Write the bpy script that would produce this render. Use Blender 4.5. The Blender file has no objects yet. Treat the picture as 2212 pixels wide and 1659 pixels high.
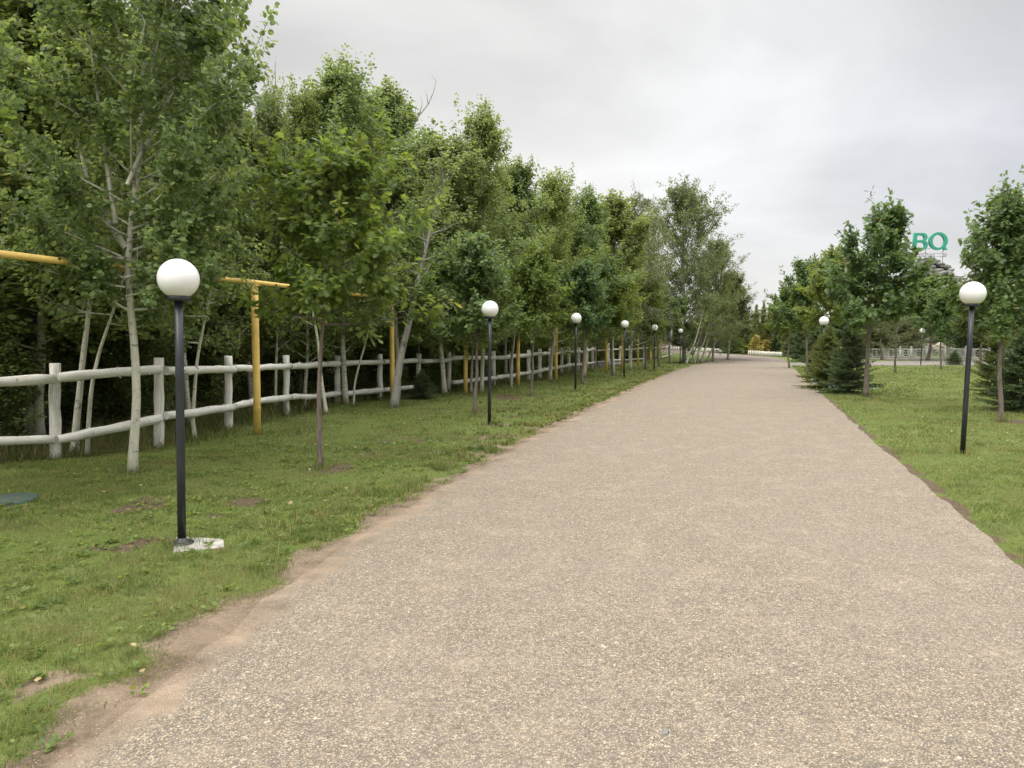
import bpy, bmesh, math, random
import numpy as np
from mathutils import Vector, Matrix

# ------------------------------------------------------------------ camera, sky, sun, exposure
SC = bpy.context.scene
COL = SC.collection
EYE = 1.65
PITCH = math.radians(4.0)
F = 1610.0                      # focal length in the units of a 2212 px wide picture
CX, CY = 1106.0, 829.5
cd = bpy.data.cameras.new("camera")
cam = bpy.data.objects.new("camera", cd)
COL.objects.link(cam)
cd.sensor_width = 36.0
cd.lens = 36.0 * F / 2212.0
cd.clip_start = 0.05
cd.clip_end = 3000.0
cam.location = (0, 0, EYE)
cam.rotation_euler = (math.pi / 2 - PITCH, 0, 0)
SC.camera = cam

SUN_EL, SUN_AZ = math.radians(52), math.radians(215)     # azimuth from +Y clockwise
W = bpy.data.worlds.new("World")
SC.world = W
W.use_nodes = True
nt = W.node_tree
nt.nodes.clear()
def wn(t, **k):
    n = nt.nodes.new(t)
    for a, b in k.items():
        setattr(n, a, b)
    return n
def wmath(op, a, b=None, c=None):
    n = wn("ShaderNodeMath", operation=op)
    for i, v in enumerate((a, b, c)):
        if v is None: continue
        if isinstance(v, (int, float)): n.inputs[i].default_value = v
        else: nt.links.new(v, n.inputs[i])
    return n.outputs[0]
out = wn("ShaderNodeOutputWorld")
sky = wn("ShaderNodeTexSky", sky_type='NISHITA', sun_disc=False, sun_elevation=SUN_EL, sun_rotation=SUN_AZ)
bg_sky = wn("ShaderNodeBackground"); bg_sky.inputs[1].default_value = 0.08
nt.links.new(sky.outputs[0], bg_sky.inputs[0])
tc = wn("ShaderNodeTexCoord")
sep = wn("ShaderNodeSeparateXYZ"); nt.links.new(tc.outputs['Generated'], sep.inputs[0])
dx, dy, dz = sep.outputs
zz = wmath('ADD', wmath('MAXIMUM', dz, 0.0), 0.30)
comb = wn("ShaderNodeCombineXYZ")
nt.links.new(wmath('DIVIDE', dx, zz), comb.inputs[0])
nt.links.new(wmath('DIVIDE', dy, zz), comb.inputs[1])
nz1 = wn("ShaderNodeTexNoise"); nz1.inputs['Scale'].default_value = 1.15; nz1.inputs['Detail'].default_value = 6; nz1.inputs['Roughness'].default_value = 0.5
nz1.inputs['Distortion'].default_value = 0.4
mp = wn("ShaderNodeMapping"); mp.inputs['Location'].default_value = (3.3, 1.7, 0); mp.inputs['Scale'].default_value = (0.9, 1.1, 1)
mp.inputs['Rotation'].default_value = (0, 0, 0.35)
nt.links.new(comb.outputs[0], mp.inputs[0]); nt.links.new(mp.outputs[0], nz1.inputs['Vector'])
# overcast: brighter towards the zenith, a greyer bank low to the right, clouds from noise
ramp = wn("ShaderNodeMapRange"); ramp.inputs['From Min'].default_value = 0.3; ramp.inputs['From Max'].default_value = 0.7
ramp.inputs['To Min'].default_value = -0.2; ramp.inputs['To Max'].default_value = 0.17
nt.links.new(nz1.outputs[0], ramp.inputs[0])
azr = wn("ShaderNodeMapRange", interpolation_type='SMOOTHSTEP'); azr.inputs['From Min'].default_value = 0.0; azr.inputs['From Max'].default_value = 0.62
nt.links.new(dx, azr.inputs[0])
elr = wn("ShaderNodeMapRange", interpolation_type='SMOOTHSTEP'); elr.inputs['From Min'].default_value = 0.04; elr.inputs['From Max'].default_value = 0.17
nt.links.new(dz, elr.inputs[0])
elr2 = wn("ShaderNodeMapRange", interpolation_type='SMOOTHSTEP'); elr2.inputs['From Min'].default_value = 0.22; elr2.inputs['From Max'].default_value = 0.5
elr2.inputs['To Min'].default_value = 1.0; elr2.inputs['To Max'].default_value = 0.35
nt.links.new(dz, elr2.inputs[0])
bank = wmath('MULTIPLY', wmath('MULTIPLY', azr.outputs[0], elr.outputs[0]), elr2.outputs[0])
zen = wn("ShaderNodeMapRange", interpolation_type='SMOOTHSTEP'); zen.inputs['From Min'].default_value = 0.40; zen.inputs['From Max'].default_value = 0.88
zen.inputs['To Min'].default_value = 0.0; zen.inputs['To Max'].default_value = 2.9
nt.links.new(dz, zen.inputs[0])
val = wmath('ADD', wmath('ADD', 0.84, ramp.outputs[0]), zen.outputs[0])
val = wmath('SUBTRACT', val, wmath('MULTIPLY', bank, 0.125))
ccol = wn("ShaderNodeMix", data_type='RGBA')
ccol.inputs[6].default_value = (1.0, 0.995, 0.98, 1); ccol.inputs[7].default_value = (0.955, 0.975, 1.03, 1)
nt.links.new(bank, ccol.inputs[0])
bg_c = wn("ShaderNodeBackground"); nt.links.new(ccol.outputs[2], bg_c.inputs[0]); nt.links.new(val, bg_c.inputs[1])
mixw = wn("ShaderNodeMixShader"); mixw.inputs[0].default_value = 0.95
nt.links.new(bg_sky.outputs[0], mixw.inputs[1]); nt.links.new(bg_c.outputs[0], mixw.inputs[2])
nt.links.new(mixw.outputs[0], out.inputs[0])

sl = bpy.data.lights.new("sun", 'SUN'); sl.energy = 1.5; sl.angle = math.radians(25); sl.color = (1.0, 0.96, 0.9)
sun = bpy.data.objects.new("sun", sl); COL.objects.link(sun)
sdir = Vector((math.sin(SUN_AZ) * math.cos(SUN_EL), math.cos(SUN_AZ) * math.cos(SUN_EL), math.sin(SUN_EL)))
sun.rotation_euler = sdir.to_track_quat('Z', 'Y').to_euler()
SC.view_settings.view_transform = 'Standard'
SC.view_settings.look = 'None'
SC.view_settings.exposure = 0.14
SC.view_settings.gamma = 1.0
SC.render.engine = 'CYCLES'
SC.cycles.max_bounces = 10
SC.cycles.diffuse_bounces = 7
SC.cycles.transmission_bounces = 4
SC.cycles.transparent_max_bounces = 4

# ------------------------------------------------------------------ terrain
def sstep(a, b, v):
    t = np.clip((v - a) / (b - a), 0, 1)
    return t * t * (3 - 2 * t)
def hash2(ix, iy, seed):
    h = (ix.astype(np.int64) * 374761393 + iy.astype(np.int64) * 668265263 + seed * 1442695041) & 0xffffffff
    h = ((h ^ (h >> 13)) * 1274126177) & 0xffffffff
    return ((h ^ (h >> 16)) & 0xffff) / 65535.0
def noise2(x, y, seed=0, octv=3):
    x = np.asarray(x, float); y = np.asarray(y, float)
    s = 0; a = 1; tot = 0
    for o in range(octv):
        ix = np.floor(x); iy = np.floor(y); fx = x - ix; fy = y - iy
        fx = fx * fx * (3 - 2 * fx); fy = fy * fy * (3 - 2 * fy)
        v = (hash2(ix, iy, seed + o) * (1 - fx) + hash2(ix + 1, iy, seed + o) * fx) * (1 - fy) + \
            (hash2(ix, iy + 1, seed + o) * (1 - fx) + hash2(ix + 1, iy + 1, seed + o) * fx) * fy
        s = s + v * a; tot += a; a *= 0.5; x = x * 2.03 + 17; y = y * 2.03 + 9
    return s / tot
KY = np.array([-100, 0, 18, 24, 28.7, 36, 46, 52, 60, 68, 80, 200, 3000.])
KZ = np.array([0, 0, 0, -.04, -.11, -.2, -.34, -.4, -.44, -.45, -.6, -.6, -.6])
def zbase(x, y):
    x = np.asarray(x, float); y = np.asarray(y, float)
    z = (np.interp(y, KY, KZ) + np.interp(y - 2, KY, KZ) + np.interp(y + 2, KY, KZ)) / 3
    z = z + sstep(52, 68, y) * (-0.063) * (np.clip(x, 4, 26) - 21.5)
    z = z + 0.1 * sstep(3.5, 6.0, x - 0.2 * y + 1.5) * (1 - sstep(13, 22, y))
    z = z + 0.9 * sstep(57, 66, y) * sstep(27, 33, x)
    return z
def ray(px, py):
    a = (px - CX) / F; b = (CY - py) / F
    c, s = math.cos(PITCH), math.sin(PITCH)
    return Vector((a, c + s * b, -s + c * b))
def at(px, py):                       # ground point seen at a pixel
    d = ray(px, py); t = 1.0
    for i in range(60):
        x, y = d.x * t, d.y * t
        h = EYE + d.z * t - float(zbase(x, y))
        if d.z >= -1e-4: break
        t += h / (-d.z) * 0.7
    return Vector((d.x * t, d.y * t, float(zbase(d.x * t, d.y * t))))
def ptY(px, py, Y):                    # point seen at a pixel at distance Y
    d = ray(px, py); t = Y / d.y
    return Vector((d.x * t, Y, EYE + d.z * t))
def groundY(px, Y):                    # ground point under pixel column px at distance Y
    d = ray(px, 760); x = d.x * Y / d.y
    return Vector((x, Y, float(zbase(x, Y))))
def W2(p): return Vector((p.x, p.y, 0))

def resample(P, n, grow=True):
    P = np.array(P, float)
    d = np.concatenate([[0], np.cumsum(np.linalg.norm(np.diff(P, axis=0), axis=1))])
    # Catmull style smoothing through cubic-free double chaikin
    for k in range(2):
        Q = np.empty((2 * len(P) - 2, P.shape[1])); Q[0::2] = .75 * P[:-1] + .25 * P[1:]; Q[1::2] = .25 * P[:-1] + .75 * P[1:]
        P = np.vstack([P[:1], Q, P[-1:]])
    d = np.concatenate([[0], np.cumsum(np.linalg.norm(np.diff(P, axis=0), axis=1))])
    t = np.linspace(0, 1, n)
    if grow: t = t ** 1.7
    t = t * d[-1]
    return np.stack([np.interp(t, d, P[:, i]) for i in range(P.shape[1])], 1)
LE = [(-4.2, -6.0), (-2.75, -1.0)] + [tuple(at(*p)[:2]) for p in ((150, 1640), (420, 1400), (760, 1165), (1000, 1022), (1200, 920), (1310, 870), (1400, 826), (1460, 801), (1500, 789), (1542, 778))]
RE = [(-0.1, -6.0), (1.65, -1.0)] + [tuple(at(*p)[:2]) for p in ((2212, 1226), (2050, 1082), (1850, 920), (1770, 846), (1715, 796), (1700, 782.5))]
NST = 420
LEs = resample(LE, NST); REs = resample(RE, NST)
far_in = [LEs[-1]] + [np.array(at(*p)[:2]) for p in ((1549, 775), (1540, 770), (1510, 766.5), (1470, 763.5), (1400, 762))] + [np.array((2., 62.))]
far_out = [REs[-1]] + [np.array(at(*p)[:2]) for p in ((1695, 776), (1670, 771.5), (1610, 766.8), (1540, 762.6), (1465, 757.5))] + [np.array((2., 71.))]
FI = resample(far_in, 60, False); FO = resample(far_out, 60, False)
path_a = [(15.2, 43.2), (20, 43.4), (27, 43.6), (36, 43.0), (50, 40)]
path_b = [(16.6, 48.6), (20, 48.9), (26, 52.8), (33, 54.6), (41, 53.4), (55, 49)]
PA = resample(path_a, 60, False); PB = resample(path_b, 60, False)
def inside(poly, x, y):
    r = np.zeros(x.shape, bool); n = len(poly); j = n - 1
    for i in range(n):
        xi, yi = poly[i]; xj, yj = poly[j]
        if yi != yj:
            c = ((yi > y) != (yj > y)) & (x < (xj - xi) * (y - yi) / (yj - yi) + xi)
            r ^= c
        j = i
    return r
def dist_line(P, x, y):
    best = np.full(x.shape, 1e9)
    for a, b in zip(P[:-1], P[1:]):
        ex, ey = b - a; l2 = ex * ex + ey * ey + 1e-12
        t = np.clip(((x - a[0]) * ex + (y - a[1]) * ey) / l2, 0, 1)
        best = np.minimum(best, (x - a[0] - t * ex) ** 2 + (y - a[1] - t * ey) ** 2)
    return np.sqrt(best)
ROADP = np.vstack([LEs[::6], LEs[-1:], FI[1::3], FI[-1:], FO[::-3], REs[::-6]])
PATHP = np.vstack([PA[::3], PB[::-3]])
LEc = LEs[::8]; REc = REs[::8]
OAKS = [(693, 1010), (1025, 891), (1146, 855), (1258, 829), (1325, 813), (1395, 798), (1424, 792), (1446, 786)]
OAKW = [at(*p) for p in OAKS]
RTREES = [(2162, 911), (1870, 857)]
def bare(x, y):
    dl = dist_line(LEc, x, y); dr = dist_line(REc, x, y)
    n1 = noise2(x * 1.5, y * 1.5, 3, 4); n2 = noise2(x * 0.7 + 40, y * 0.7, 11, 4); n3 = noise2(x * 3.1, y * 3.1, 5, 3)
    b = np.clip(1.05 - dl / 0.31 + 1.7 * (n1 - .5) + 1.0 * (n3 - .5), 0, 1)
    b = np.maximum(b, sstep(.6, .72, n2 * .6 + n3 * .4) * sstep(5.0, 1.5, dl) * .95)
    b = np.maximum(b, np.clip(1.0 - dr / 0.10 + 2.0 * (n3 - .5), 0, 1))
    for o in OAKW + [at(*p) for p in RTREES]:
        d = np.hypot(x - o.x - .1, (y - o.y) * .8)
        b = np.maximum(b, np.clip(1.1 - d / 0.42 + 1.5 * (n1 - .5), 0, 1) * .8)
    return b
PX = [(119, 785, 991, 814, 949), (343, 773, 966, 799, 899), (493, 769, 928, 796, 878), (618, 767, 895, 790, 859), (729, 768, 872, 786, 849), (821, 765, 862, 782, 843), (905, 764, 852, 779, 833), (969, 760, 844, 775, 825),
      (1066, 758, 834, 773, 816), (1104, 757, 829, 770, 811), (1142, 756, 823, 767, 804), (1166, 754, 819, 764, 800), (1188, 752, 814, 763.5, 796), (1213, 751, 809, 761, 791), (1229, 750, 806, 760, 788), (1250, 752, 803, 759.5, 787), (1268, 750, 800, 757, 784), (1280, 750, 797, 754.5, 783)]
PX2 = [(1314, 741, 787, 754, 777), (1339, 745, 785, 755, 777), (1360, 746, 781, 755, 776.5), (1392, 744, 780, 752, 775), (1425, 746, 776, 751, 772), (1447, 742, 771, 748, 766)]
FENCE_L = [(-12.0, 5.6), (-7.9, 8.3)]
for q in PX + PX2:
    v = at(q[0], q[2])
    if v.y > FENCE_L[-1][1] + .4: FENCE_L.append((v.x, v.y))
FENCE_L += [(FENCE_L[-1][0] + .6, FENCE_L[-1][1] + 6)]
print([(round(a, 1), round(c, 1)) for a, c in FENCE_L])
FLp = np.array(FENCE_L)
def wood_side(x, y):                  # metres behind the fence line (positive inside the wood)
    xi = np.interp(y, FLp[:, 1], FLp[:, 0])
    return xi - x
def ground_z(x, y):
    x = np.asarray(x, float); y = np.asarray(y, float)
    d = np.minimum(dist_line(LEc, x, y), dist_line(REc, x, y))
    ins = inside(ROADP, x, y) | inside(PATHP, x, y)
    amp = np.where(ins, 0, sstep(.05, .6, d)) * sstep(60, 40, y)
    bump = (noise2(x * .9, y * .9, 21, 3) - .5) * .07 * amp
    return zbase(x, y) + bump - np.where(ins, 0.0, 0.0)

# ------------------------------------------------------------------ materials
def new_mat(name):
    m = bpy.data.materials.new(name); m.use_nodes = True
    t = m.node_tree; b = t.nodes['Principled BSDF']
    return m, t, b
def nd(t, ty, ins=None, **k):
    n = t.nodes.new(ty)
    for a, v in k.items(): setattr(n, a, v)
    for a, v in (ins or {}).items():
        if hasattr(v, 'is_linked') or hasattr(v, 'links'): t.links.new(v, n.inputs[a])
        else: n.inputs[a].default_value = v
    return n
def c4(c): return (c[0], c[1], c[2], 1)
def ramp_node(t, fac, stops, interp='LINEAR'):
    r = t.nodes.new('ShaderNodeValToRGB'); r.color_ramp.interpolation = interp
    e = r.color_ramp.elements
    while len(e) < len(stops): e.new(0.5)
    for q, (p, c) in zip(e, stops): q.position = p; q.color = c4(c)
    t.links.new(fac, r.inputs[0]); return r.outputs[0]
def mixc(t, fac, a, b, blend='MIX'):
    n = t.nodes.new('ShaderNodeMix'); n.data_type = 'RGBA'; n.blend_type = blend
    for i, v in ((0, fac), (6, a), (7, b)):
        if hasattr(v, 'links'): t.links.new(v, n.inputs[i])
        else: n.inputs[i].default_value = v if i == 0 else c4(v)
    return n.outputs[2]
def mr(t, v, a, b, c=0, d=1, smooth=False):
    n = t.nodes.new('ShaderNodeMapRange')
    if smooth: n.interpolation_type = 'SMOOTHSTEP'
    t.links.new(v, n.inputs[0])
    for i, q in enumerate((a, b, c, d)): n.inputs[i + 1].default_value = q
    return n.outputs[0]
def mth(t, op, a, b):
    n = t.nodes.new('ShaderNodeMath'); n.operation = op
    for i, v in enumerate((a, b)):
        if hasattr(v, 'links'): t.links.new(v, n.inputs[i])
        else: n.inputs[i].default_value = v
    return n.outputs[0]
def bump(t, b, h, strength=.3, dist=.01):
    n = nd(t, 'ShaderNodeBump', {'Strength': strength, 'Distance': dist, 'Height': h})
    t.links.new(n.outputs[0], b.inputs['Normal'])
def noise(t, scale, detail=4, vec=None, rough=.55, dist=0):
    n = nd(t, 'ShaderNodeTexNoise', {'Scale': scale, 'Detail': detail, 'Roughness': rough, 'Distortion': dist})
    if vec is not None: t.links.new(vec, n.inputs['Vector'])
    return n.outputs[0]
def objco(t, scale=(1, 1, 1)):
    tc = t.nodes.new('ShaderNodeTexCoord'); m = nd(t, 'ShaderNodeMapping', {'Vector': tc.outputs['Object'], 'Scale': scale})
    return m.outputs[0]

def leaf_mat(name, dark, mid, light, odd=None, odd_amt=.03, trans=.5, spec=.35):
    m, t, b = new_mat(name)
    g = t.nodes.new('ShaderNodeNewGeometry'); oi = t.nodes.new('ShaderNodeObjectInfo')
    stops = [(0, dark), (.5, mid), (1 - odd_amt - .02, light)]
    if odd: stops.append((1 - odd_amt + .005, odd))
    col = ramp_node(t, g.outputs['Random Per Island'], stops)
    hs = nd(t, 'ShaderNodeHueSaturation', {'Color': col})
    t.links.new(mr(t, oi.outputs['Random'], 0, 1, .485, .512), hs.inputs['Hue'])
    n = noise(t, .9, 2, objco(t))
    t.links.new(mth(t, 'MULTIPLY', mr(t, n, .3, .7, .78, 1.22), mr(t, oi.outputs['Random'], 0, 1, 1.1, .9)), hs.inputs['Value'])
    # paler underside
    col2 = mixc(t, mth(t, 'MULTIPLY', g.outputs['Backfacing'], .35), hs.outputs[0], (light[0] * 1.15, light[1] * 1.1, light[2] * 1.5))
    t.links.new(col2, b.inputs['Base Color'])
    b.inputs['Roughness'].default_value = .5; b.inputs['Specular IOR Level'].default_value = spec
    tr = t.nodes.new('ShaderNodeBsdfTranslucent')
    t.links.new(mixc(t, 1.0, col2, (1.5, 1.45, .75), 'MULTIPLY'), tr.inputs[0])
    mx = nd(t, 'ShaderNodeMixShader', {0: trans})
    t.links.new(b.outputs[0], mx.inputs[1]); t.links.new(tr.outputs[0], mx.inputs[2])
    t.links.new(mx.outputs[0], t.nodes['Material Output'].inputs[0])
    return m
M = {}
M['aspen'] = leaf_mat('aspen_leaf', (.105, .155, .056), (.17, .235, .088), (.25, .315, .135), (.34, .33, .08), .012)
M['aspen_pale'] = leaf_mat('pale_aspen_leaf', (.13, .175, .052), (.205, .26, .08), (.28, .335, .12), (.36, .32, .08), .03)  # paler, yellower leaf tone than the plain aspen, set tree by tree
M['birch'] = leaf_mat('birch_leaf', (.08, .11, .04), (.13, .165, .06), (.185, .22, .09), (.25, .2, .07), .03)
M['poplar'] = leaf_mat('poplar_leaf', (.08, .115, .045), (.13, .17, .07), (.19, .235, .105), (.28, .25, .09), .02)
M['oak'] = leaf_mat('oak_leaf', (.06, .11, .04), (.105, .17, .058), (.16, .235, .08), (.26, .15, .05), .006, .42, .4)
M['oak_young'] = leaf_mat('young_oak_leaf', (.085, .135, .034), (.14, .2, .05), (.21, .275, .07), (.3, .25, .06), .01, .5, .4)
M['shade'] = leaf_mat('thicket_leaf', (.095, .14, .048), (.16, .21, .07), (.23, .275, .095), (.2, .19, .05), .02)
M['spruce'] = leaf_mat('spruce_needle', (.058, .094, .042), (.095, .138, .06), (.135, .182, .082), None, .03, .3, .25)
M['larch'] = leaf_mat('olive_needle', (.085, .11, .03), (.135, .165, .045), (.19, .22, .07), (.17, .13, .05), .08, .35, .25)
M['pine'] = leaf_mat('pine_needle', (.06, .08, .032), (.095, .115, .045), (.135, .15, .065), (.18, .15, .06), .05, .35, .25)
M['yellow'] = leaf_mat('yellow_leaf', (.36, .3, .08), (.46, .39, .13), (.54, .48, .2), (.18, .22, .05), .25)
M['dry'] = leaf_mat('dry_leaf', (.16, .11, .05), (.26, .19, .09), (.36, .29, .15), None, .03, .1)
M['limegreen'] = leaf_mat('lime_leaf', (.10, .15, .03), (.155, .21, .045), (.21, .27, .06), (.36, .32, .06), .03)
M['bluegreen'] = leaf_mat('blue_needle', (.07, .11, .11), (.10, .15, .15), (.14, .19, .19), None, .03, .05)
M['silver'] = leaf_mat('silver_leaf', (.2, .24, .2), (.28, .33, .28), (.38, .42, .36), None, .03, .1)

def grass_mat(name, dark, mid, light, dry, dry_amt):
    m, t, b = new_mat(name)
    g = t.nodes.new('ShaderNodeNewGeometry')
    col = ramp_node(t, g.outputs['Random Per Island'], [(0, dark), (.4, mid), (1 - dry_amt - .05, light), (1 - dry_amt + .01, dry)])
    co = objco(t)
    pat = noise(t, .8, 4, co)
    col = mixc(t, mr(t, pat, .46, .6, 0, .7), col, (.235, .215, .095))
    pat2 = noise(t, 2.2, 3, co)
    col = mixc(t, mr(t, pat2, .47, .6, 0, .6), col, (.06, .115, .02))
    t.links.new(col, b.inputs['Base Color']); b.inputs['Roughness'].default_value = .6; b.inputs['Specular IOR Level'].default_value = .15
    gn = t.nodes.new('ShaderNodeNewGeometry'); va = nd(t, 'ShaderNodeVectorMath', {0: gn.outputs['Normal'], 1: (0, 0, 1.3)}, operation='ADD'); vn_ = nd(t, 'ShaderNodeVectorMath', {0: va.outputs[0]}, operation='NORMALIZE')
    t.links.new(vn_.outputs[0], b.inputs['Normal'])
    tr = t.nodes.new('ShaderNodeBsdfTranslucent'); t.links.new(mixc(t, 1.0, col, (1.5, 1.45, 1.1), 'MULTIPLY'), tr.inputs[0])
    mx = nd(t, 'ShaderNodeMixShader', {0: .5}); t.links.new(b.outputs[0], mx.inputs[1]); t.links.new(tr.outputs[0], mx.inputs[2])
    t.links.new(mx.outputs[0], t.nodes['Material Output'].inputs[0])
    return m
M['grass'] = grass_mat('grass_blade', (.085, .12, .026), (.125, .165, .036), (.175, .215, .055), (.34, .29, .14), .24)
M['weeds'] = grass_mat('weed_blade', (.05, .085, .02), (.085, .12, .03), (.13, .16, .045), (.24, .19, .09), .3)

def bark_mat(name, a, b_, dark, vs=3, hs=14, lent=True):
    m, t, b = new_mat(name)
    co = objco(t, (hs, hs, vs))
    n = noise(t, 1.6, 6, co, .65)
    col = ramp_node(t, n, [(.3, a), (.65, b_)])
    if lent:
        co2 = objco(t, (5, 5, 26)); n2 = noise(t, 1.3, 3, co2, .6, .3)
        col = mixc(t, mr(t, n2, .61, .67, 0, .85), col, dark)
        n3 = noise(t, 5, 4, objco(t, (1, 1, .8)), .6)
        col = mixc(t, mr(t, n3, .57, .66, 0, .85), col, dark)
    else:
        co2 = objco(t, (40, 40, 4)); n2 = noise(t, 1.2, 4, co2, .6)
        col = mixc(t, mr(t, n2, .5, .62, 0, .7), col, dark)
    t.links.new(col, b.inputs['Base Color']); b.inputs['Roughness'].default_value = .85
    bump(t, b, n2, .5, .006)
    return m
M['bark_aspen'] = bark_mat('aspen_bark', (.38, .36, .27), (.56, .54, .44), (.07, .065, .05))
M['bark_grey'] = bark_mat('grey_bark', (.2, .19, .16), (.33, .31, .27), (.07, .06, .05))
M['bark_oak'] = bark_mat('oak_bark', (.11, .085, .07), (.21, .165, .135), (.05, .04, .032), lent=False)
M['bark_dark'] = bark_mat('dark_bark', (.05, .04, .033), (.1, .085, .07), (.03, .025, .02), lent=False)
M['deadwood'] = bark_mat('dead_wood', (.3, .27, .23), (.42, .38, .33), (.12, .1, .08), lent=False)

def log_mat(name, a, b_, grain, moss=.35):
    m, t, b = new_mat(name)
    tcn = t.nodes.new('ShaderNodeUVMap')
    mp_ = nd(t, 'ShaderNodeMapping', {'Vector': tcn.outputs[0], 'Scale': (22, 1.6, 1)})
    n = noise(t, 1.4, 6, mp_.outputs[0], .65, .4)
    col = ramp_node(t, n, [(.28, grain), (.42, a), (.7, b_)])
    n2 = noise(t, 3.2, 5, objco(t), .6)
    col = mixc(t, mr(t, n2, .52, .72, 0, moss), col, (.24, .21, .16))
    n3 = noise(t, 11, 2, objco(t), .5)
    col = mixc(t, mr(t, n3, .7, .75, 0, .75), col, (.09, .07, .05))
    t.links.new(col, b.inputs['Base Color']); b.inputs['Roughness'].default_value = .85
    bump(t, b, n, .6, .006)
    return m
M['log'] = log_mat('whitewashed_log', (.56, .53, .47), (.83, .81, .755), (.18, .15, .12), .45)
M['log_grey'] = log_mat('weathered_log', (.24, .22, .19), (.36, .33, .29), (.1, .09, .075))
def simple(name, col, rough=.5, spec=.5, var=.12, scale=6, bmp=.0, metal=0):
    m, t, b = new_mat(name)
    n = noise(t, scale, 5, objco(t))
    c = mixc(t, mr(t, n, .3, .7), tuple(v * (1 - var) for v in col), tuple(min(1, v * (1 + var)) for v in col))
    t.links.new(c, b.inputs['Base Color']); b.inputs['Roughness'].default_value = rough; b.inputs['Specular IOR Level'].default_value = spec
    b.inputs['Metallic'].default_value = metal
    if bmp: bump(t, b, noise(t, scale * 5, 5, objco(t)), bmp, .01)
    return m
M['black'] = simple('black_paint', (.018, .02, .024), .42, .5, .25, 9, .08)
M['globe'] = simple('opal_globe', (.78, .77, .745), .25, .5, .035, 5)
M['yellow_paint'] = simple('yellow_paint', (.72, .49, .14), .5, .4, .16, 4, .05)
M['concrete'] = simple('pale_concrete', (.32, .3, .265), .9, .2, .35, 9, .5)
M['white_paint'] = simple('white_paint', (.78, .77, .72), .55, .4, .06, 8)
M['lid'] = simple('green_plastic', (.055, .082, .066), .6, .35, .15, 7, .2)
M['sign_green'] = simple('green_letter', (.035, .30, .20), .4, .4, .05, 2)
M['sign_grey'] = simple('pale_letter', (.36, .33, .35), .45, .5, .05, 4)
M['steel'] = simple('grey_steel', (.22, .22, .24), .5, .5, .1, 6, 0, .4)
M['rock'] = simple('grey_rock', (.19, .188, .172), .9, .3, .5, 1.6, .8)
M['boulder'] = simple('beige_boulder', (.55, .47, .38), .9, .3, .3, 1.6, .7)
M['curb'] = simple('kerb_stone', (.42, .38, .33), .85, .3, .1, 3, .2)
M['paling'] = log_mat('white_paling', (.55, .52, .44), (.72, .69, .6), (.3, .27, .22), .2)

# ground
def soil(t, co):
    a = noise(t, 26, 5, co, .7); c = noise(t, 120, 3, co, .7); d = noise(t, 1.9, 5, co, .65, .5)
    k = ramp_node(t, a, [(.25, (.08, .057, .037)), (.5, (.13, .095, .064)), (.8, (.22, .165, .117))])
    q = ramp_node(t, c, [(.25, (.18, .13, .088)), (.5, (.275, .205, .142)), (.8, (.4, .31, .225))])
    v = nd(t, 'ShaderNodeTexVoronoi', {'Scale': 110, 'Vector': co})
    vc = nd(t, 'ShaderNodeSeparateColor', {0: v.outputs['Color']}).outputs
    r = mixc(t, mr(t, d, .36, .62, .0, 1), k, q)
    return mixc(t, mth(t, 'MULTIPLY', mr(t, vc[0], .55, .6), mr(t, v.outputs['Distance'], .45, .3, 0, .8)), r, ramp_node(t, vc[1], [(0, (.11, .09, .075)), (.6, (.27, .21, .155)), (1, (.45, .39, .31))]))
m, t, b = new_mat('meadow_ground')
at_ = nd(t, 'ShaderNodeAttribute', attribute_name='bare'); aw = nd(t, 'ShaderNodeAttribute', attribute_name='wood')
asn = nd(t, 'ShaderNodeAttribute', attribute_name='sand')
co = objco(t)
g1 = noise(t, 2.2, 6, co, .7); g2 = noise(t, 26, 5, co, .7); g3 = noise(t, 90, 3, co, .7)
gcol = ramp_node(t, g2, [(.28, (.06, .08, .02)), (.5, (.11, .145, .032)), (.72, (.17, .195, .06))])
gcol = mixc(t, mr(t, g1, .48, .68, 0, .6), gcol, (.18, .175, .07))
big = noise(t, .35, 4, co, .6)
gcol = mixc(t, mr(t, big, .45, .65, 0, .4), gcol, (.095, .15, .028))
dcol = soil(t, co)
ddark = ramp_node(t, g2, [(.25, (.06, .042, .026)), (.5, (.115, .082, .053)), (.8, (.19, .14, .095))])
dcol = mixc(t, asn.outputs['Fac'], ddark, dcol)
mk = mth(t, 'ADD', at_.outputs['Fac'], mth(t, 'MULTIPLY', mth(t, 'SUBTRACT', g2, .5), .9))
col = mixc(t, mr(t, mk, .35, .6, 0, 1, True), gcol, dcol)
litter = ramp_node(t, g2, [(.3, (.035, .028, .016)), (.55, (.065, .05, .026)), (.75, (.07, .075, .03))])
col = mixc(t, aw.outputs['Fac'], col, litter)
t.links.new(col, b.inputs['Base Color']); b.inputs['Roughness'].default_value = .95; b.inputs['Specular IOR Level'].default_value = .15
bump(t, b, mth(t, 'ADD', g2, mth(t, 'MULTIPLY', g3, .5)), .8, .03)
M['ground'] = m

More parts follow.
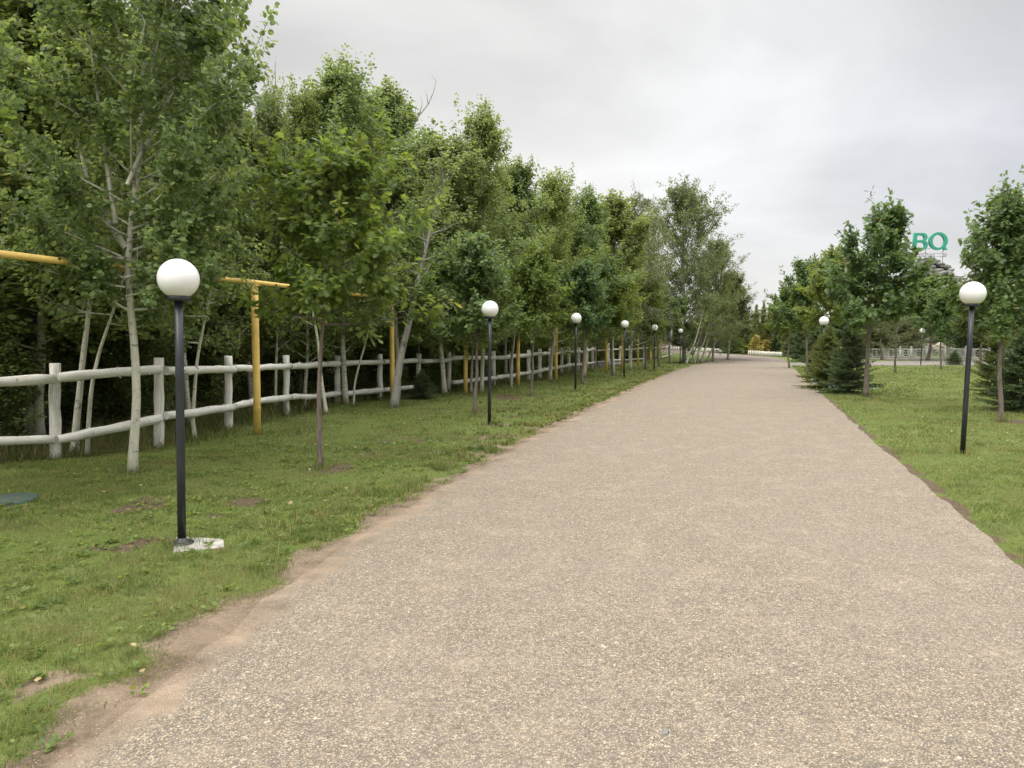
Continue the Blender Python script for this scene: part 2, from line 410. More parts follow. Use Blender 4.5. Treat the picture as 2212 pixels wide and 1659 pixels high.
def chip_mat(name, tint, fine=95, dark=1.0, sand=True):
    m, t, b = new_mat(name)
    co = objco(t)
    wob = noise(t, 60, 2, co)
    vo = nd(t, 'ShaderNodeTexVoronoi', {'Scale': fine, 'Vector': co}); vo.inputs['Randomness'].default_value = 1
    vo2 = nd(t, 'ShaderNodeTexVoronoi', {'Scale': fine * .48, 'Vector': co})
    r1 = nd(t, 'ShaderNodeSeparateColor', {0: vo.outputs['Color']}).outputs
    r2 = nd(t, 'ShaderNodeSeparateColor', {0: vo2.outputs['Color']}).outputs
    stone = ramp_node(t, r1[0], [(0, (.115, .1, .088)), (.3, (.195, .163, .135)), (.6, (.29, .245, .195)), (.88, (.37, .315, .25)), (1, (.5, .445, .37))])
    tone = ramp_node(t, r1[1], [(0, (.85, .9, 1.0)), (.5, (1, 1, 1)), (1, (1.12, 1.0, .86))])
    stone = mixc(t, 1.0, stone, tone, 'MULTIPLY')
    bigst = ramp_node(t, r2[1], [(0, (.12, .108, .1)), (.5, (.3, .255, .205)), (1, (.56, .5, .42))])
    stone = mixc(t, mr(t, r2[0], .94, .95, 0, 1), stone, bigst)
    gap = mr(t, vo.outputs['Distance'], .35, .62, 0, .8)
    col = mixc(t, gap, stone, (.105, .09, .078))
    # worn areas, bitumen showing through, tracks of fine dust
    p1 = noise(t, .55, 5, co, .6, .3); p2 = noise(t, 2.6, 5, co, .65); p3 = noise(t, 9, 4, co, .7)
    col = mixc(t, mr(t, p1, .42, .66, 0, .35), col, (.2, .17, .15))
    col = mixc(t, mr(t, p2, .5, .72, 0, .25), col, (.36, .305, .24))
    col = mixc(t, mr(t, p3, .55, .75, 0, .2), col, (.17, .145, .125))
    gr = mth(t, 'ADD', mth(t, 'MULTIPLY', noise(t, 48, 3, co, .65), .75), mth(t, 'MULTIPLY', noise(t, 16, 3, co, .6), .25))
    col = mixc(t, 1.0, col, ramp_node(t, gr, [(.32, (.68, .68, .69)), (.5, (1, 1, 1)), (.68, (1.28, 1.27, 1.24))]), 'MULTIPLY')
    col = mixc(t, 1.0, col, tint, 'MULTIPLY')
    if sand:
        el = nd(t, 'ShaderNodeAttribute', attribute_name='edge').outputs['Fac']
        sn = mth(t, 'ADD', mr(t, el, 0, .4, 1.0, 0), mth(t, 'MULTIPLY', mth(t, 'SUBTRACT', p2, .5), 1.9))
        sc_ = soil(t, co)
        col = mixc(t, mr(t, sn, .3, .85, 0, 1, True), col, sc_)
    t.links.new(col, b.inputs['Base Color']); b.inputs['Roughness'].default_value = .85; b.inputs['Specular IOR Level'].default_value = .3
    bump(t, b, mth(t, 'ADD', mr(t, vo.outputs['Distance'], 0, .7, 1, 0), mth(t, 'MULTIPLY', p3, .6)), .55, .006)
    return m
M['road'] = chip_mat('chip_seal', (1.07, 1.04, .94), 135)
M['farroad'] = chip_mat('old_asphalt', (.82, .78, .76), 60, sand=False)
M['path'] = chip_mat('grey_path', (.9, .94, 1.0), 60, sand=False)

# ------------------------------------------------------------------ mesh helpers
def np_mesh(name, V, faces_flat, starts, mat=None, uv=None):
    me = bpy.data.meshes.new(name)
    V = np.ascontiguousarray(V, np.float32)
    me.vertices.add(len(V)); me.vertices.foreach_set('co', V.ravel())
    me.loops.add(len(faces_flat)); me.loops.foreach_set('vertex_index', np.ascontiguousarray(faces_flat, np.int32))
    me.polygons.add(len(starts)); me.polygons.foreach_set('loop_start', np.ascontiguousarray(starts, np.int32))
    if uv is not None:
        l = me.uv_layers.new(name='UVMap'); l.data.foreach_set('uv', np.ascontiguousarray(uv[np.asarray(faces_flat)], np.float32).ravel())
    me.update(calc_edges=True)
    if mat: me.materials.append(mat)
    return me
def grid_mesh(name, X, Y, Z, mat, attrs=None):
    n, k = X.shape
    V = np.stack([X, Y, Z], -1).reshape(-1, 3)
    i = np.arange(n * k).reshape(n, k)
    f = np.stack([i[:-1, :-1], i[:-1, 1:], i[1:, 1:], i[1:, :-1]], -1).reshape(-1)
    me = np_mesh(name, V, f, np.arange(0, len(f), 4), mat)
    for a, v in (attrs or {}).items():
        q = me.attributes.new(a, 'FLOAT', 'POINT'); q.data.foreach_set('value', np.ascontiguousarray(v, np.float32).ravel())
    me.polygons.foreach_set('use_smooth', np.ones(len(me.polygons), bool))
    return me
class MB:
    """collects tubes, boxes and loose faces, then links them as ONE mesh object"""
    def __init__(s): s.V = []; s.F = []; s.UV = []; s.n = 0
    def add(s, V, F, UV=None):
        V = np.asarray(V, float); s.V.append(V); s.F += [tuple(i + s.n for i in f) for f in F]
        s.UV.append(np.zeros((len(V), 2)) if UV is None else np.asarray(UV, float)); s.n += len(V)
    def tube(s, P, R, sides=8, cap=True, lump=0, rng=None):
        P = np.asarray(P, float); R = np.broadcast_to(np.asarray(R, float), (len(P),))
        T = np.gradient(P, axis=0); T /= np.linalg.norm(T, axis=1)[:, None] + 1e-9
        ref = np.array([0, 0, 1.]) if abs(T[0, 2]) < .8 else np.array([0, 1., 0])
        A = np.cross(T, ref); A /= np.linalg.norm(A, axis=1)[:, None] + 1e-9; B = np.cross(T, A)
        th = np.linspace(0, 2 * math.pi, sides, endpoint=False)
        k = np.ones((len(P), sides))
        if lump: k = 1 + lump * (rng.random((len(P), sides)) - .5) * 2
        V = P[:, None] + (R[:, None] * k)[..., None] * (np.cos(th)[None, :, None] * A[:, None] + np.sin(th)[None, :, None] * B[:, None])
        d = np.concatenate([[0], np.cumsum(np.linalg.norm(np.diff(P, axis=0), axis=1))])
        UV = np.stack([np.broadcast_to(th / 6.2832, (len(P), sides)), np.broadcast_to(d[:, None] + P[0, 0] * 3.1 + P[0, 1] * 1.7, (len(P), sides))], -1)
        F_ = []
        for i in range(len(P) - 1):
            for j in range(sides):
                j2 = (j + 1) % sides
                F_.append((i * sides + j, i * sides + j2, (i + 1) * sides + j2, (i + 1) * sides + j))
        if cap:
            F_.append(tuple(range(sides - 1, -1, -1))); F_.append(tuple((len(P) - 1) * sides + j for j in range(sides)))
        s.add(V.reshape(-1, 3), F_, UV.reshape(-1, 2))
    def box(s, c, size, rz=0):
        c = np.array(c, float); h = np.array(size, float) / 2
        V = np.array([[x, y, z] for x in (-1, 1) for y in (-1, 1) for z in (-1, 1)]) * h
        r = np.array([[math.cos(rz), -math.sin(rz), 0], [math.sin(rz), math.cos(rz), 0], [0, 0, 1]])
        s.add(V @ r.T + c, [(0, 1, 3, 2), (4, 6, 7, 5), (0, 4, 5, 1), (2, 3, 7, 6), (0, 2, 6, 4), (1, 5, 7, 3)])
    def lathe(s, prof, sides=24, c=(0, 0, 0)):
        th = np.linspace(0, 2 * math.pi, sides, endpoint=False); n = len(prof)
        V = np.array([[r * math.cos(a) + c[0], r * math.sin(a) + c[1], z + c[2]] for r, z in prof for a in th])
        F_ = [(i * sides + j, i * sides + (j + 1) % sides, (i + 1) * sides + (j + 1) % sides, (i + 1) * sides + j) for i in range(n - 1) for j in range(sides)]
        F_.append(tuple(range(sides - 1, -1, -1))); F_.append(tuple((n - 1) * sides + j for j in range(sides)))
        s.add(V, F_)
    def mesh(s, name, mat, smooth=True, bevel=0):
        V = np.vstack(s.V); fl = np.array([i for f in s.F for i in f]); ln = np.array([len(f) for f in s.F])
        me = np_mesh(name, V, fl, np.concatenate([[0], np.cumsum(ln)[:-1]]), mat, np.vstack(s.UV))
        if smooth:
            me.polygons.foreach_set('use_smooth', ln == 4)
        return me
    def build(s, name, mat, parent=None, smooth=True):
        return link(name, s.mesh(name, mat, smooth), parent)
def link(name, data, parent=None):
    o = bpy.data.objects.new(name, data); COL.objects.link(o)
    if parent: o.parent = parent
    return o
def tag(o, label, cat, group=None, kind=None):
    if label: o['label'] = label
    if cat: o['category'] = cat
    if group: o['group'] = group
    if kind: o['kind'] = kind
    return o
def thing(name, label, cat, loc=(0, 0, 0), group=None):
    o = bpy.data.objects.new(name, None); COL.objects.link(o); o.location = loc; o.empty_display_size = .2
    return tag(o, label, cat, group)
def copy_thing(src, loc, rz=0, sc=(1, 1, 1), label=None, group=None, mats=None, skip=()):
    r = src.copy(); COL.objects.link(r); r.location = loc; r.rotation_euler = (0, 0, rz); r.scale = sc
    if label: r['label'] = label
    if group: r['group'] = group
    elif 'group' in r: del r['group']
    for ch in src.children:
        if ch.name.split('.')[0] in skip: continue
        c = ch.copy(); COL.objects.link(c); c.parent = r
        for g in ch.children:
            d = g.copy(); COL.objects.link(d); d.parent = c
    if mats: set_mats(r, mats)
    return r
def set_mats(root, mats):
    for ch in root.children:
        k = ch.name.split('.')[0]
        if k in mats:
            ch.material_slots[0].link = 'OBJECT'; ch.material_slots[0].material = M[mats[k]]

# ------------------------------------------------------------------ ground, road, path
ys = np.concatenate([np.arange(-8, 1.5, 1.0), np.arange(1.5, 12, .11), np.arange(12, 30, .28), np.arange(30, 84, .8), 84 * 1.12 ** np.arange(0, 27)])
xs = np.concatenate([-13 * 1.14 ** np.arange(32, 0, -1), np.arange(-13, 13, .14), np.arange(13, 50, .8), 50 * 1.14 ** np.arange(0, 25)])
GX, GY = np.meshgrid(xs, ys)
fx, fy = GX.ravel(), GY.ravel()
bz = bare(fx, fy)
dl = dist_line(LEc, fx, fy)
insd = inside(ROADP, fx, fy) | inside(PATHP, fx, fy)
ws = wood_side(fx, fy)
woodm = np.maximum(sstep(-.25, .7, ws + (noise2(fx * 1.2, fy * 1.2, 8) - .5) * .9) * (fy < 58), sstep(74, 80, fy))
gz = ground_z(fx, fy)
gz = np.where(insd & (np.minimum(dl, dist_line(REc, fx, fy)) > .3), gz - .012, gz)
sand = sstep(1.3, .3, dl + (noise2(fx * .8, fy * .8, 31) - .5) * .6) * (fx < np.interp(fy, LEs[:, 1], LEs[:, 0]) + 1)
g = link('ground', grid_mesh('ground', GX, GY, gz.reshape(GX.shape), M['ground'], {'bare': bz, 'wood': woodm, 'sand': sand}))
tag(g, None, None, None, 'structure')

def strip(name, A, B, mat, lift, across=24, edge=True, jag=.05):
    n = len(A); u = np.linspace(0, 1, across)
    u = u * u * (3 - 2 * u) * .5 + u * .5
    A = A.copy(); B = B.copy()
    if jag:
        d = (B - A) / np.linalg.norm(B - A, axis=1)[:, None]
        A += d * ((noise2(A[:, 1] * 2.2, A[:, 0] * 2.2, 40, 4) - .5) * jag * 4)[:, None]
        B += d * ((noise2(B[:, 1] * 2.6, B[:, 0] * 2.6, 41, 4) - .5) * jag * 3.2)[:, None]
    P = A[:, None] * (1 - u)[None, :, None] + B[:, None] * u[None, :, None]
    X, Y = P[..., 0], P[..., 1]
    wl = np.linalg.norm(B - A, axis=1)[:, None]
    Z = zbase(X, Y) + lift - .010 * ((u == 0) | (u == 1))[None, :]
    o = link(name, grid_mesh(name, X, Y, Z, mat, {'edge': wl * u[None, :]}))
    return tag(o, None, None, None, 'structure')
strip('road', LEs, REs, M['road'], .008, jag=.035)
strip('side_road', FI, FO, M['farroad'], .008, 14, jag=.03)
strip('path', PA, PB, M['path'], .007, 14, jag=.0)

# ------------------------------------------------------------------ leaves, trees
TH = np.linspace(0, 2 * math.pi, 8, endpoint=False)
LEAF_ROUND = np.array([[0, 0, 0], [.36, .16, .03], [.5, .5, .05], [.3, .86, .03], [0, 1.02, 0], [-.3, .86, .03], [-.5, .5, .05], [-.36, .16, .03]])
LEAF_DIA = np.array([[0, 0, 0], [.36, .45, .06], [0, 1, 0], [-.36, .45, .06]])
LEAF_OVAL = np.array([[0, 0, 0], [.3, .3, .03], [.32, .65, .03], [0, 1, 0], [-.32, .65, .03], [-.3, .3, .03]])
_h = [(.03, .0), (.06, .16), (.24, .24), (.09, .33), (.36, .46), (.12, .53), (.42, .7), (.16, .74), (.27, .93), (.08, .9)]
LEAF_OAK = np.array([[x, y, .12 * abs(x)] for x, y in _h] + [[0, 1.0, 0]] + [[-x, y, .12 * abs(x)] for x, y in reversed(_h)])
NEEDLE = np.array([[-.07, 0, 0], [.07, 0, 0], [0, 1, 0]])
def nrm(a): return a / (np.linalg.norm(a, axis=-1, keepdims=True) + 1e-9)
def leaf_arrays(P, N, T, S, tpl):
    T = nrm(T); N = nrm(N - (N * T).sum(1)[:, None] * T); X = np.cross(T, N)
    V = P[:, None] + S[:, None, None] * (tpl[None, :, 0:1] * X[:, None] + tpl[None, :, 1:2] * T[:, None] + tpl[None, :, 2:3] * N[:, None])
    return V.reshape(-1, 3)
def leaves_mesh(name, P, N, T, S, tpl, mat):
    V = leaf_arrays(P, N, T, S, tpl); k = len(tpl)
    return np_mesh(name, V, np.arange(len(V)), np.arange(0, len(V), k), mat)

def bez(p0, d0, L, curl, n, rng, wob=.04):
    """a polyline from p0 leaving along d0 and bending towards +z by curl"""
    pts = [np.array(p0, float)]; d = np.array(d0, float)
    for i in range(n):
        d = nrm(d + np.array([0, 0, curl / n]) + rng.normal(0, wob, 3)); pts.append(pts[-1] + d * L / n)
    return np.array(pts)
def gen_tree(seed, H, cb, R, n_limb, n_twig, n_leaf, leaf, tpl, up=(35, 65), curl=.35, trunk_r=.06, prof=None, trunk=None, droop=0,
             twig=.5, spread=.07, nrm_w=(.65, .75, .65), leaf_mat_='aspen', bark='bark_aspen', twigs=True, jit=.25, forks=None, shoots=6, sides=8, wander=.05):
    rng = np.random.default_rng(seed)
    mb = MB()
    if trunk is None:
        n = 12; z = np.linspace(-.08, H, n); off = np.cumsum(rng.normal(0, wander, (n, 2)), 0); off -= off[0]; off *= np.minimum(1, np.arange(n) / 3.)[:, None]
        tp = np.column_stack([off, z])
    else:
        tp = np.array(trunk, float)
    d = np.concatenate([[0], np.cumsum(np.linalg.norm(np.diff(tp, axis=0), axis=1))]); tt = np.linspace(0, d[-1], 22)
    tp = np.column_stack([np.interp(tt, d, tp[:, i]) for i in range(3)])
    tp[1:-1] = (tp[:-2] + 2 * tp[1:-1] + tp[2:]) / 4
    H = tp[-1, 2]
    rad = trunk_r * np.clip(1 - tp[:, 2] / (H * 1.03), .04, 1) ** .8; rad[0] *= 1.35; rad[1] *= 1.1
    mb.tube(tp, rad, sides, True, .05, rng)
    prof = prof or (lambda u: (u + .1) ** .3 * (1.01 - u) ** .55 * 1.5)
    tw = []
    def limb(p, dvec, L, r, cv):
        lp = bez(p, dvec, L, cv, 6, rng, .07)
        mb.tube(lp, np.linspace(r, r * .22, 7), 5, False)
        for k in range(max(3, int(n_twig * (.45 + .55 * L / R)))):
            f = .18 + .82 * rng.random() ** .8
            i = min(5, int(f * 6)); q = lp[i] + (lp[i + 1] - lp[i]) * (f * 6 - i); ld = nrm(lp[i + 1] - lp[i])
            td = nrm(ld * .7 + rng.normal(0, .62, 3) + np.array([0, 0, .18 - droop])); tl = twig * (.55 + .8 * rng.random()) * (1.15 - .4 * f)
            tw.append((q, td, tl))
        tw.append((lp[-1], nrm(lp[-1] - lp[-2] + np.array([0, 0, .1 - droop])), twig * (.8 + .7 * rng.random())))
    az = rng.random() * 6.28
    for k in range(n_limb):
        u = (k + rng.random()) / n_limb; h = (cb + (1 - cb) * u ** .92 * .97) * H
        q = np.array([np.interp(h, tp[:, 2], tp[:, i]) for i in range(3)])
        az += 2.399 + rng.normal(0, .4)
        L = max(.15, R * prof(u) * (1 + jit * rng.normal()))
        el = math.radians(up[0] + (up[1] - up[0]) * u + rng.normal(0, 9))
        dv = np.array([math.cos(az) * math.cos(el), math.sin(az) * math.cos(el), math.sin(el)])
        limb(q, dv, L, max(.006, trunk_r * .38 * (1 - .75 * u)), curl)
    for (p, dv, L, r) in (forks or []):
        limb(np.array(p, float), nrm(np.array(dv, float)), L, r, curl)
    for k in range(shoots):               # upright leaders that fray the skyline
        h = H * (.8 + .19 * rng.random()); q = np.array([np.interp(h, tp[:, 2], tp[:, i]) for i in range(3)])
        for s_ in range(2):
            q2 = q + rng.normal(0, R * .14, 3) * [1, 1, .6]
            tw.append((q2, nrm(np.array([rng.normal(0, .18), rng.normal(0, .18), 1])), twig * (1.3 + 1.1 * rng.random())))
    Q = np.array([a[0] for a in tw]); D = np.array([a[1] for a in tw]); Lw = np.array([a[2] for a in tw])
    if twigs:
        for i in range(0, len(tw), 1 if len(tw) < 900 else 2):
            e = Q[i] + D[i] * Lw[i]; md = (Q[i] + e) / 2 + [0, 0, -.06 * Lw[i] * (droop + .2)]
            mb.tube([Q[i], md, e], [.005, .0035, .002], 3, False)
    nl = n_leaf; idx = np.repeat(np.arange(len(tw)), nl)
    f = rng.random(len(idx)) ** .75
    bend = np.zeros((len(idx), 3)); bend[:, 2] = -droop * .5 * f ** 2 * Lw[idx]
    P = Q[idx] + D[idx] * (Lw[idx] * f)[:, None] + bend + rng.normal(0, spread, (len(idx), 3)) * (.5 + .7 * (1 - f))[:, None]
    axis = np.column_stack([np.interp(P[:, 2], tp[:, 2], tp[:, 0]), np.interp(P[:, 2], tp[:, 2], tp[:, 1]), P[:, 2] - .3])
    outd = nrm(P - axis)
    N = nrm(np.array([0, 0, 1]) * nrm_w[0] + outd * nrm_w[1] + nrm(rng.normal(0, 1, P.shape)) * nrm_w[2])
    T = nrm(rng.normal(0, 1, P.shape) + D[idx] * .5 + outd * .4 + np.array([0, 0, -.55 - droop]))
    S = leaf * (.65 + .6 * rng.random(len(idx)))
    return mb.mesh('trunk', M[bark]), leaves_mesh('crown', P, N, T, S, tpl, M[leaf_mat_])
def put_tree(name, label, cat, loc, meshes, rz=0, sc=(1, 1, 1), group=None):
    r = thing(name, label, cat, loc, group); r.rotation_euler = (0, 0, rz); r.scale = sc
    link('trunk', meshes[0], r); link('crown', meshes[1], r)
    return r
def gen_spruce(seed, H, R, whorl=.15, mat='spruce', bark='bark_dark', base=.04, nlen=.045, dens=1.0, sag=-.25, brn=9):
    rng = np.random.default_rng(seed); mb = MB()
    tp = np.column_stack([rng.normal(0, .01, 10), rng.normal(0, .01, 10), np.linspace(-.05, H, 10)])
    mb.tube(tp, np.linspace(.028 * H ** .7, .006, 10), 7)
    P = []; T = []; N = []
    z = base * H; az = 0
    while z < H * .985:
        u = z / H
        for k in range(brn if u < .8 else 5):
            az += 2.399 + rng.normal(0, .3); L = R * (1 - u) ** .85 * (.5 + .75 * rng.random()) + .05
            el = math.radians(-12 + 55 * u + rng.normal(0, 7))
            dv = np.array([math.cos(az) * math.cos(el), math.sin(az) * math.cos(el), math.sin(el)])
            bp = bez((0, 0, z + rng.normal(0, .03)), dv, L, sag * -1 * .9 if u < .5 else .2, 6, rng, .03)
            mb.tube(bp, np.linspace(.008, .002, 7), 3, False)
            ns = max(3, int(L / .04))
            for j in range(ns + 1):
                f = .12 + .88 * (j + rng.random() * .6) / (ns + .6); f = min(f, 1)
                i = min(5, int(f * 6)); q = bp[i] + (bp[i + 1] - bp[i]) * (f * 6 - i); bd = nrm(bp[i + 1] - bp[i])
                side = np.cross(bd, [0, 0, 1.]); sgn = 1 if j % 2 else -1
                sd = nrm(bd * .8 + side * sgn * .75 + rng.normal(0, .15, 3) + np.array([0, 0, -.1])); l2 = (.30 * L * (1.1 - f) + .05) * (.7 + .5 * rng.random())
                if j == ns: sd = bd
                m_ = max(6, int(l2 / .008 * dens)); ff = rng.random(m_)
                P.append(q + sd * (l2 * ff)[:, None]); r_ = nrm(rng.normal(0, 1, (m_, 3)))
                T.append(nrm(sd * .8 + r_ * .8)); N.append(nrm(rng.normal(0, 1, (m_, 3)) + np.array([0, 0, .8])))
        z += whorl * (.75 + .5 * rng.random()) * (1.1 - .5 * u)
    P = np.vstack(P); T = np.vstack(T); N = np.vstack(N)
    S = nlen * (.7 + .6 * rng.random(len(P)))
    tpl = NEEDLE * np.array([2.6, 1, 1])
    return mb.mesh('trunk', M[bark]), leaves_mesh('crown', P, N, T, S, tpl, M[mat])
def hgt(px, pytop, Y):               # height above ground so that the top shows at pytop
    return ptY(px, pytop, Y).z - groundY(px, Y).z
R_ = random.Random(7)

# --- the near forked aspen on the verge (trunk bends as in the picture)
b0 = at(285, 1022); Y0 = b0.y
def rel(px, py, Y, dy=0): v = ptY(px, py, Y) - b0; return (v.x, v.y + dy, v.z)
tr = [(0, 0, -.1), rel(287, 985, Y0), rel(290, 930, Y0), rel(297, 880, Y0, .03), rel(288, 830, Y0, .06), rel(285, 770, Y0, .1), rel(275, 700, Y0, .1), rel(268, 620, Y0, .12), rel(262, 545, Y0, .12),
      rel(268, 490, Y0, .15), rel(272, 420, Y0, .2), rel(285, 300, Y0, .2), rel(280, 180, Y0, .25), rel(290, 60, Y0, .3), rel(285, -120, Y0, .3), rel(290, -300, Y0, .3)]
fk = [(rel(262, 535, Y0, .12), (-.55, .1, .75), 2.6, .045), (rel(240, 480, Y0, .1), (-.2, -.1, .95), 3.0, .032), (rel(264, 495, Y0, .14), (.85, -.2, .25), 1.5, .02), (rel(262, 520, Y0, .12), (.9, -.3, -.02), .9, .012),
      (rel(275, 400, Y0), (.3, .2, .9), 2.4, .03), (rel(270, 560, Y0), (-.9, .3, .1), 1.6, .02), (rel(270, 600, Y0), (.7, .5, .3), 1.5, .02), (rel(270, 620, Y0), (-.5, -.3, .1), 1.2, .015), (rel(272, 640, Y0), (.6, -.2, .0), 1.1, .015)]
ms = gen_tree(11, 0, .25, 1.8, 70, 17, 42, .056, LEAF_ROUND, up=(4, 62), curl=.4, trunk_r=.054, trunk=tr, forks=fk, twig=.42, spread=.06, jit=.2, wander=0, prof=lambda u: min(1, .26 + 1.9 * u) * (1.01 - u) ** .5 * 1.35)
put_tree('aspen_tree', 'pale forked aspen standing on the grass behind the nearest globe lamp', 'tree', b0, ms)

# --- stock of aspens
ASP = []
for i, (H, cb, R, s, nl, nw, lf) in enumerate([(7.4, .2, 1.5, 21, 62, 48, .062), (8.0, .2, 1.4, 22, 64, 46, .066), (7.0, .14, 1.6, 23, 62, 46, .066), (8.4, .15, 1.7, 24, 68, 46, .072)]):
    ASP.append((H, R, gen_tree(s, H, cb, R, nl, 15, nw, lf, LEAF_OVAL if i > 1 else LEAF_ROUND, up=(12, 68), curl=.5, trunk_r=.06, twig=.48, spread=.08, shoots=9, twigs=i < 2)))
BIR = (8.5, 1.7, gen_tree(31, 8.5, .12, 1.7, 56, 16, 32, .066, LEAF_OVAL, up=(25, 60), curl=-.25, trunk_r=.07, twig=.75, droop=.75, spread=.06, leaf_mat_='birch', shoots=4))
POP = (9.5, 3.0, gen_tree(35, 9.5, .1, 3.0, 90, 16, 42, .085, LEAF_OVAL, up=(5, 72), curl=.3, trunk_r=.12, twig=.75, spread=.1, shoots=5, droop=.15, leaf_mat_='poplar', bark='bark_grey', jit=.2,
        prof=lambda u: math.sqrt(max(.06, 1 - (1.75 * u - .78) ** 2)), twigs=False))
BUSH = (2.3, 1.1, gen_tree(41, 2.3, .02, 1.15, 34, 14, 26, .07, LEAF_OVAL, up=(15, 70), curl=.3, trunk_r=.022, twig=.45, spread=.09, leaf_mat_='shade', bark='bark_dark', shoots=5,
        prof=lambda u: (u + .2) ** .3 * (1.05 - u) ** .5, twigs=False))
FIRST = {}
def stock(kind, tup, name, label, cat, px, Y, ytop=None, H=None, wpx=None, rz=None, group=None, mats=None, X=None):
    Hm, Rm, ms = tup
    p = groundY(px, Y) if X is None else Vector((X, Y, float(zbase(X, Y))))
    h = hgt(px, ytop, Y) if ytop is not None else H
    sz = h / (Hm * (1.12 if kind[0] == 'a' else 1.05)); sx = (wpx * Y / F / Rm) * (1.42 if kind[0] in 'ab' else 1.0) if wpx else sz * R_.uniform(1.15, 1.45)
    rz = R_.uniform(0, 6.28) if rz is None else rz
    if kind not in FIRST:
        o = put_tree(name, label, cat, p, ms, rz, (sx, sx, sz), group); FIRST[kind] = o
        if mats: set_mats(o, mats)
    else:
        o = copy_thing(FIRST[kind], p, rz, (sx, sx, sz), label, group)
        o.name = name
        o['category'] = cat
        set_mats(o, {'crown': FIRST_M[kind][0], 'trunk': FIRST_M[kind][1]}); 
        if mats: set_mats(o, mats)
    return o
FIRST_M = {'poplar': ('poplar', 'bark_grey'), 'a0': ('aspen', 'bark_aspen'), 'a1': ('aspen', 'bark_aspen'), 'a2': ('aspen', 'bark_aspen'), 'a3': ('aspen', 'bark_aspen'), 'birch': ('birch', 'bark_aspen'), 'bush': ('shade', 'bark_dark'),
           'oak_a': ('oak', 'bark_oak'), 'oak_b': ('oak', 'bark_oak'), 'spr_a': ('spruce', 'bark_dark'), 'spr_b': ('spruce', 'bark_dark'), 'pine': ('pine', 'bark_oak')}
# trees that shape the skyline: kind, px, distance, top pixel, half width px, label
SKY = [
 ('a1', 60, 11.5, -260, 215, 'tall aspen filling the upper left corner behind the log fence', None),
 ('a0', 405, 13.0, -20, 105, 'tall aspen with pale leaves rising behind the pole of the nearest lamp', 'aspen'),
 ('birch', 478, 15.5, 60, 74, 'drooping birch shouldering the big aspens at upper left', None),
 ('a2', 150, 13.6, -160, 180, 'leafy aspen deep behind the forked aspen and fence', None),
 ('a0', 592, 15.5, 165, 62, 'slim aspen with a bare leader twig above the yellow pipe corner', 'aspen'),
 ('a2', 655, 16.2, 160, 80, 'aspen with thin leafy spires behind the nearest young oak', 'aspen_pale'),
 ('a3', 745, 17.0, 95, 125, 'tallest aspen of the middle group, pointed top against the sky', None),
 ('a1', 858, 18.5, 140, 95, 'aspen with narrow spire next to the tallest one of the middle group', None),
 ('a0', 960, 20.2, 265, 105, 'lower aspen with a hole of sky in its crown in front of dead twigs', None),
 ('a3', 1040, 20.8, 195, 92, 'broad aspen at the step where the tree line drops', None),
 ('a1', 1105, 23.5, 320, 60, 'thin aspen with sparse leaves where the tree line drops', None),
 ('a2', 1188, 26.5, 360, 75, 'yellowish aspen rising above the third globe lamp', 'aspen_pale'),
 ('a3', 1262, 29.5, 385, 75, 'aspen crown with two small spires right of the yellowish aspen', 'aspen'),
 ('a1', 1325, 33.0, 400, 60, 'aspen behind the fourth globe lamp', 'aspen_pale'),
 ('birch', 1362, 36.5, 410, 55, 'drooping greyish birch at the end of the continuous tree line', None),
 ('birch', 1392, 41.0, 450, 48, 'reddish tinged birch just left of the tall lone tree', None),
 ('poplar', 1478, 49.0, 418, 114, 'tall lone round crowned poplar standing past the end of the tree line', None),
 ('poplar', 1540, 51.5, 530, 62, 'smaller poplar leaning on the right flank of the tall lone poplar', None),
 ('a0', 1572, 55.0, 580, 45, 'small rounded willow like tree at the outer edge of the bend', 'birch'),
]
for k, px, Y, yt, wp, lab, mt in SKY:
    tup = BIR if k == 'birch' else POP if k == 'poplar' else ASP[int(k[1])]
    stock(k, tup, 'birch_tree' if k == 'birch' else 'poplar_tree' if k == 'poplar' else 'aspen_tree', lab, 'tree', px, Y, ytop=yt, wpx=wp, mats={'crown': mt} if mt else None)
# filling rows inside the wood, tops kept under the skyline
SKX = [-200, 0, 430, 520, 560, 600, 700, 750, 860, 930, 1040, 1110, 1190, 1260, 1330, 1400, 1460, 1540, 1590, 1640]
SKYY = [-200, -200, 0, 140, 230, 250, 200, 150, 200, 300, 240, 330, 400, 420, 440, 470, 450, 520, 620, 690]
rr = random.Random(3)
row = 0
for back, n, lab in ((1.6, 22, 'slender aspen in the first row behind the log fence'), (3.2, 18, 'shaded aspen in the second row of the wood'), (5.6, 15, 'half hidden aspen deep in the wood'), (8.5, 14, 'dim aspen at the back of the wood')):
    L = resample([(a - back, b + back * .35) for a, b in FENCE_L[1:]], n, False)
    for q in L:
        x, y = q[0] + rr.uniform(-.5, .5), q[1] + rr.uniform(-.7, .7)
        px = CX + F * x / y
        yt = np.interp(px, SKX, SKYY) + rr.uniform(12, 85)
        h = min(8.2, max(4.0, 1.65 + (717 - yt) * y / F)); k = rr.choice(('a0', 'a1', 'a2', 'a3'))
        stock(k, ASP[int(k[1])], 'aspen_tree', lab, 'tree', px, y, H=h, X=x, rz=rr.uniform(0, 6.28), group=lab.replace('aspen', 'aspens'),
              mats={'crown': rr.choice(('aspen', 'aspen', 'aspen_pale'))})
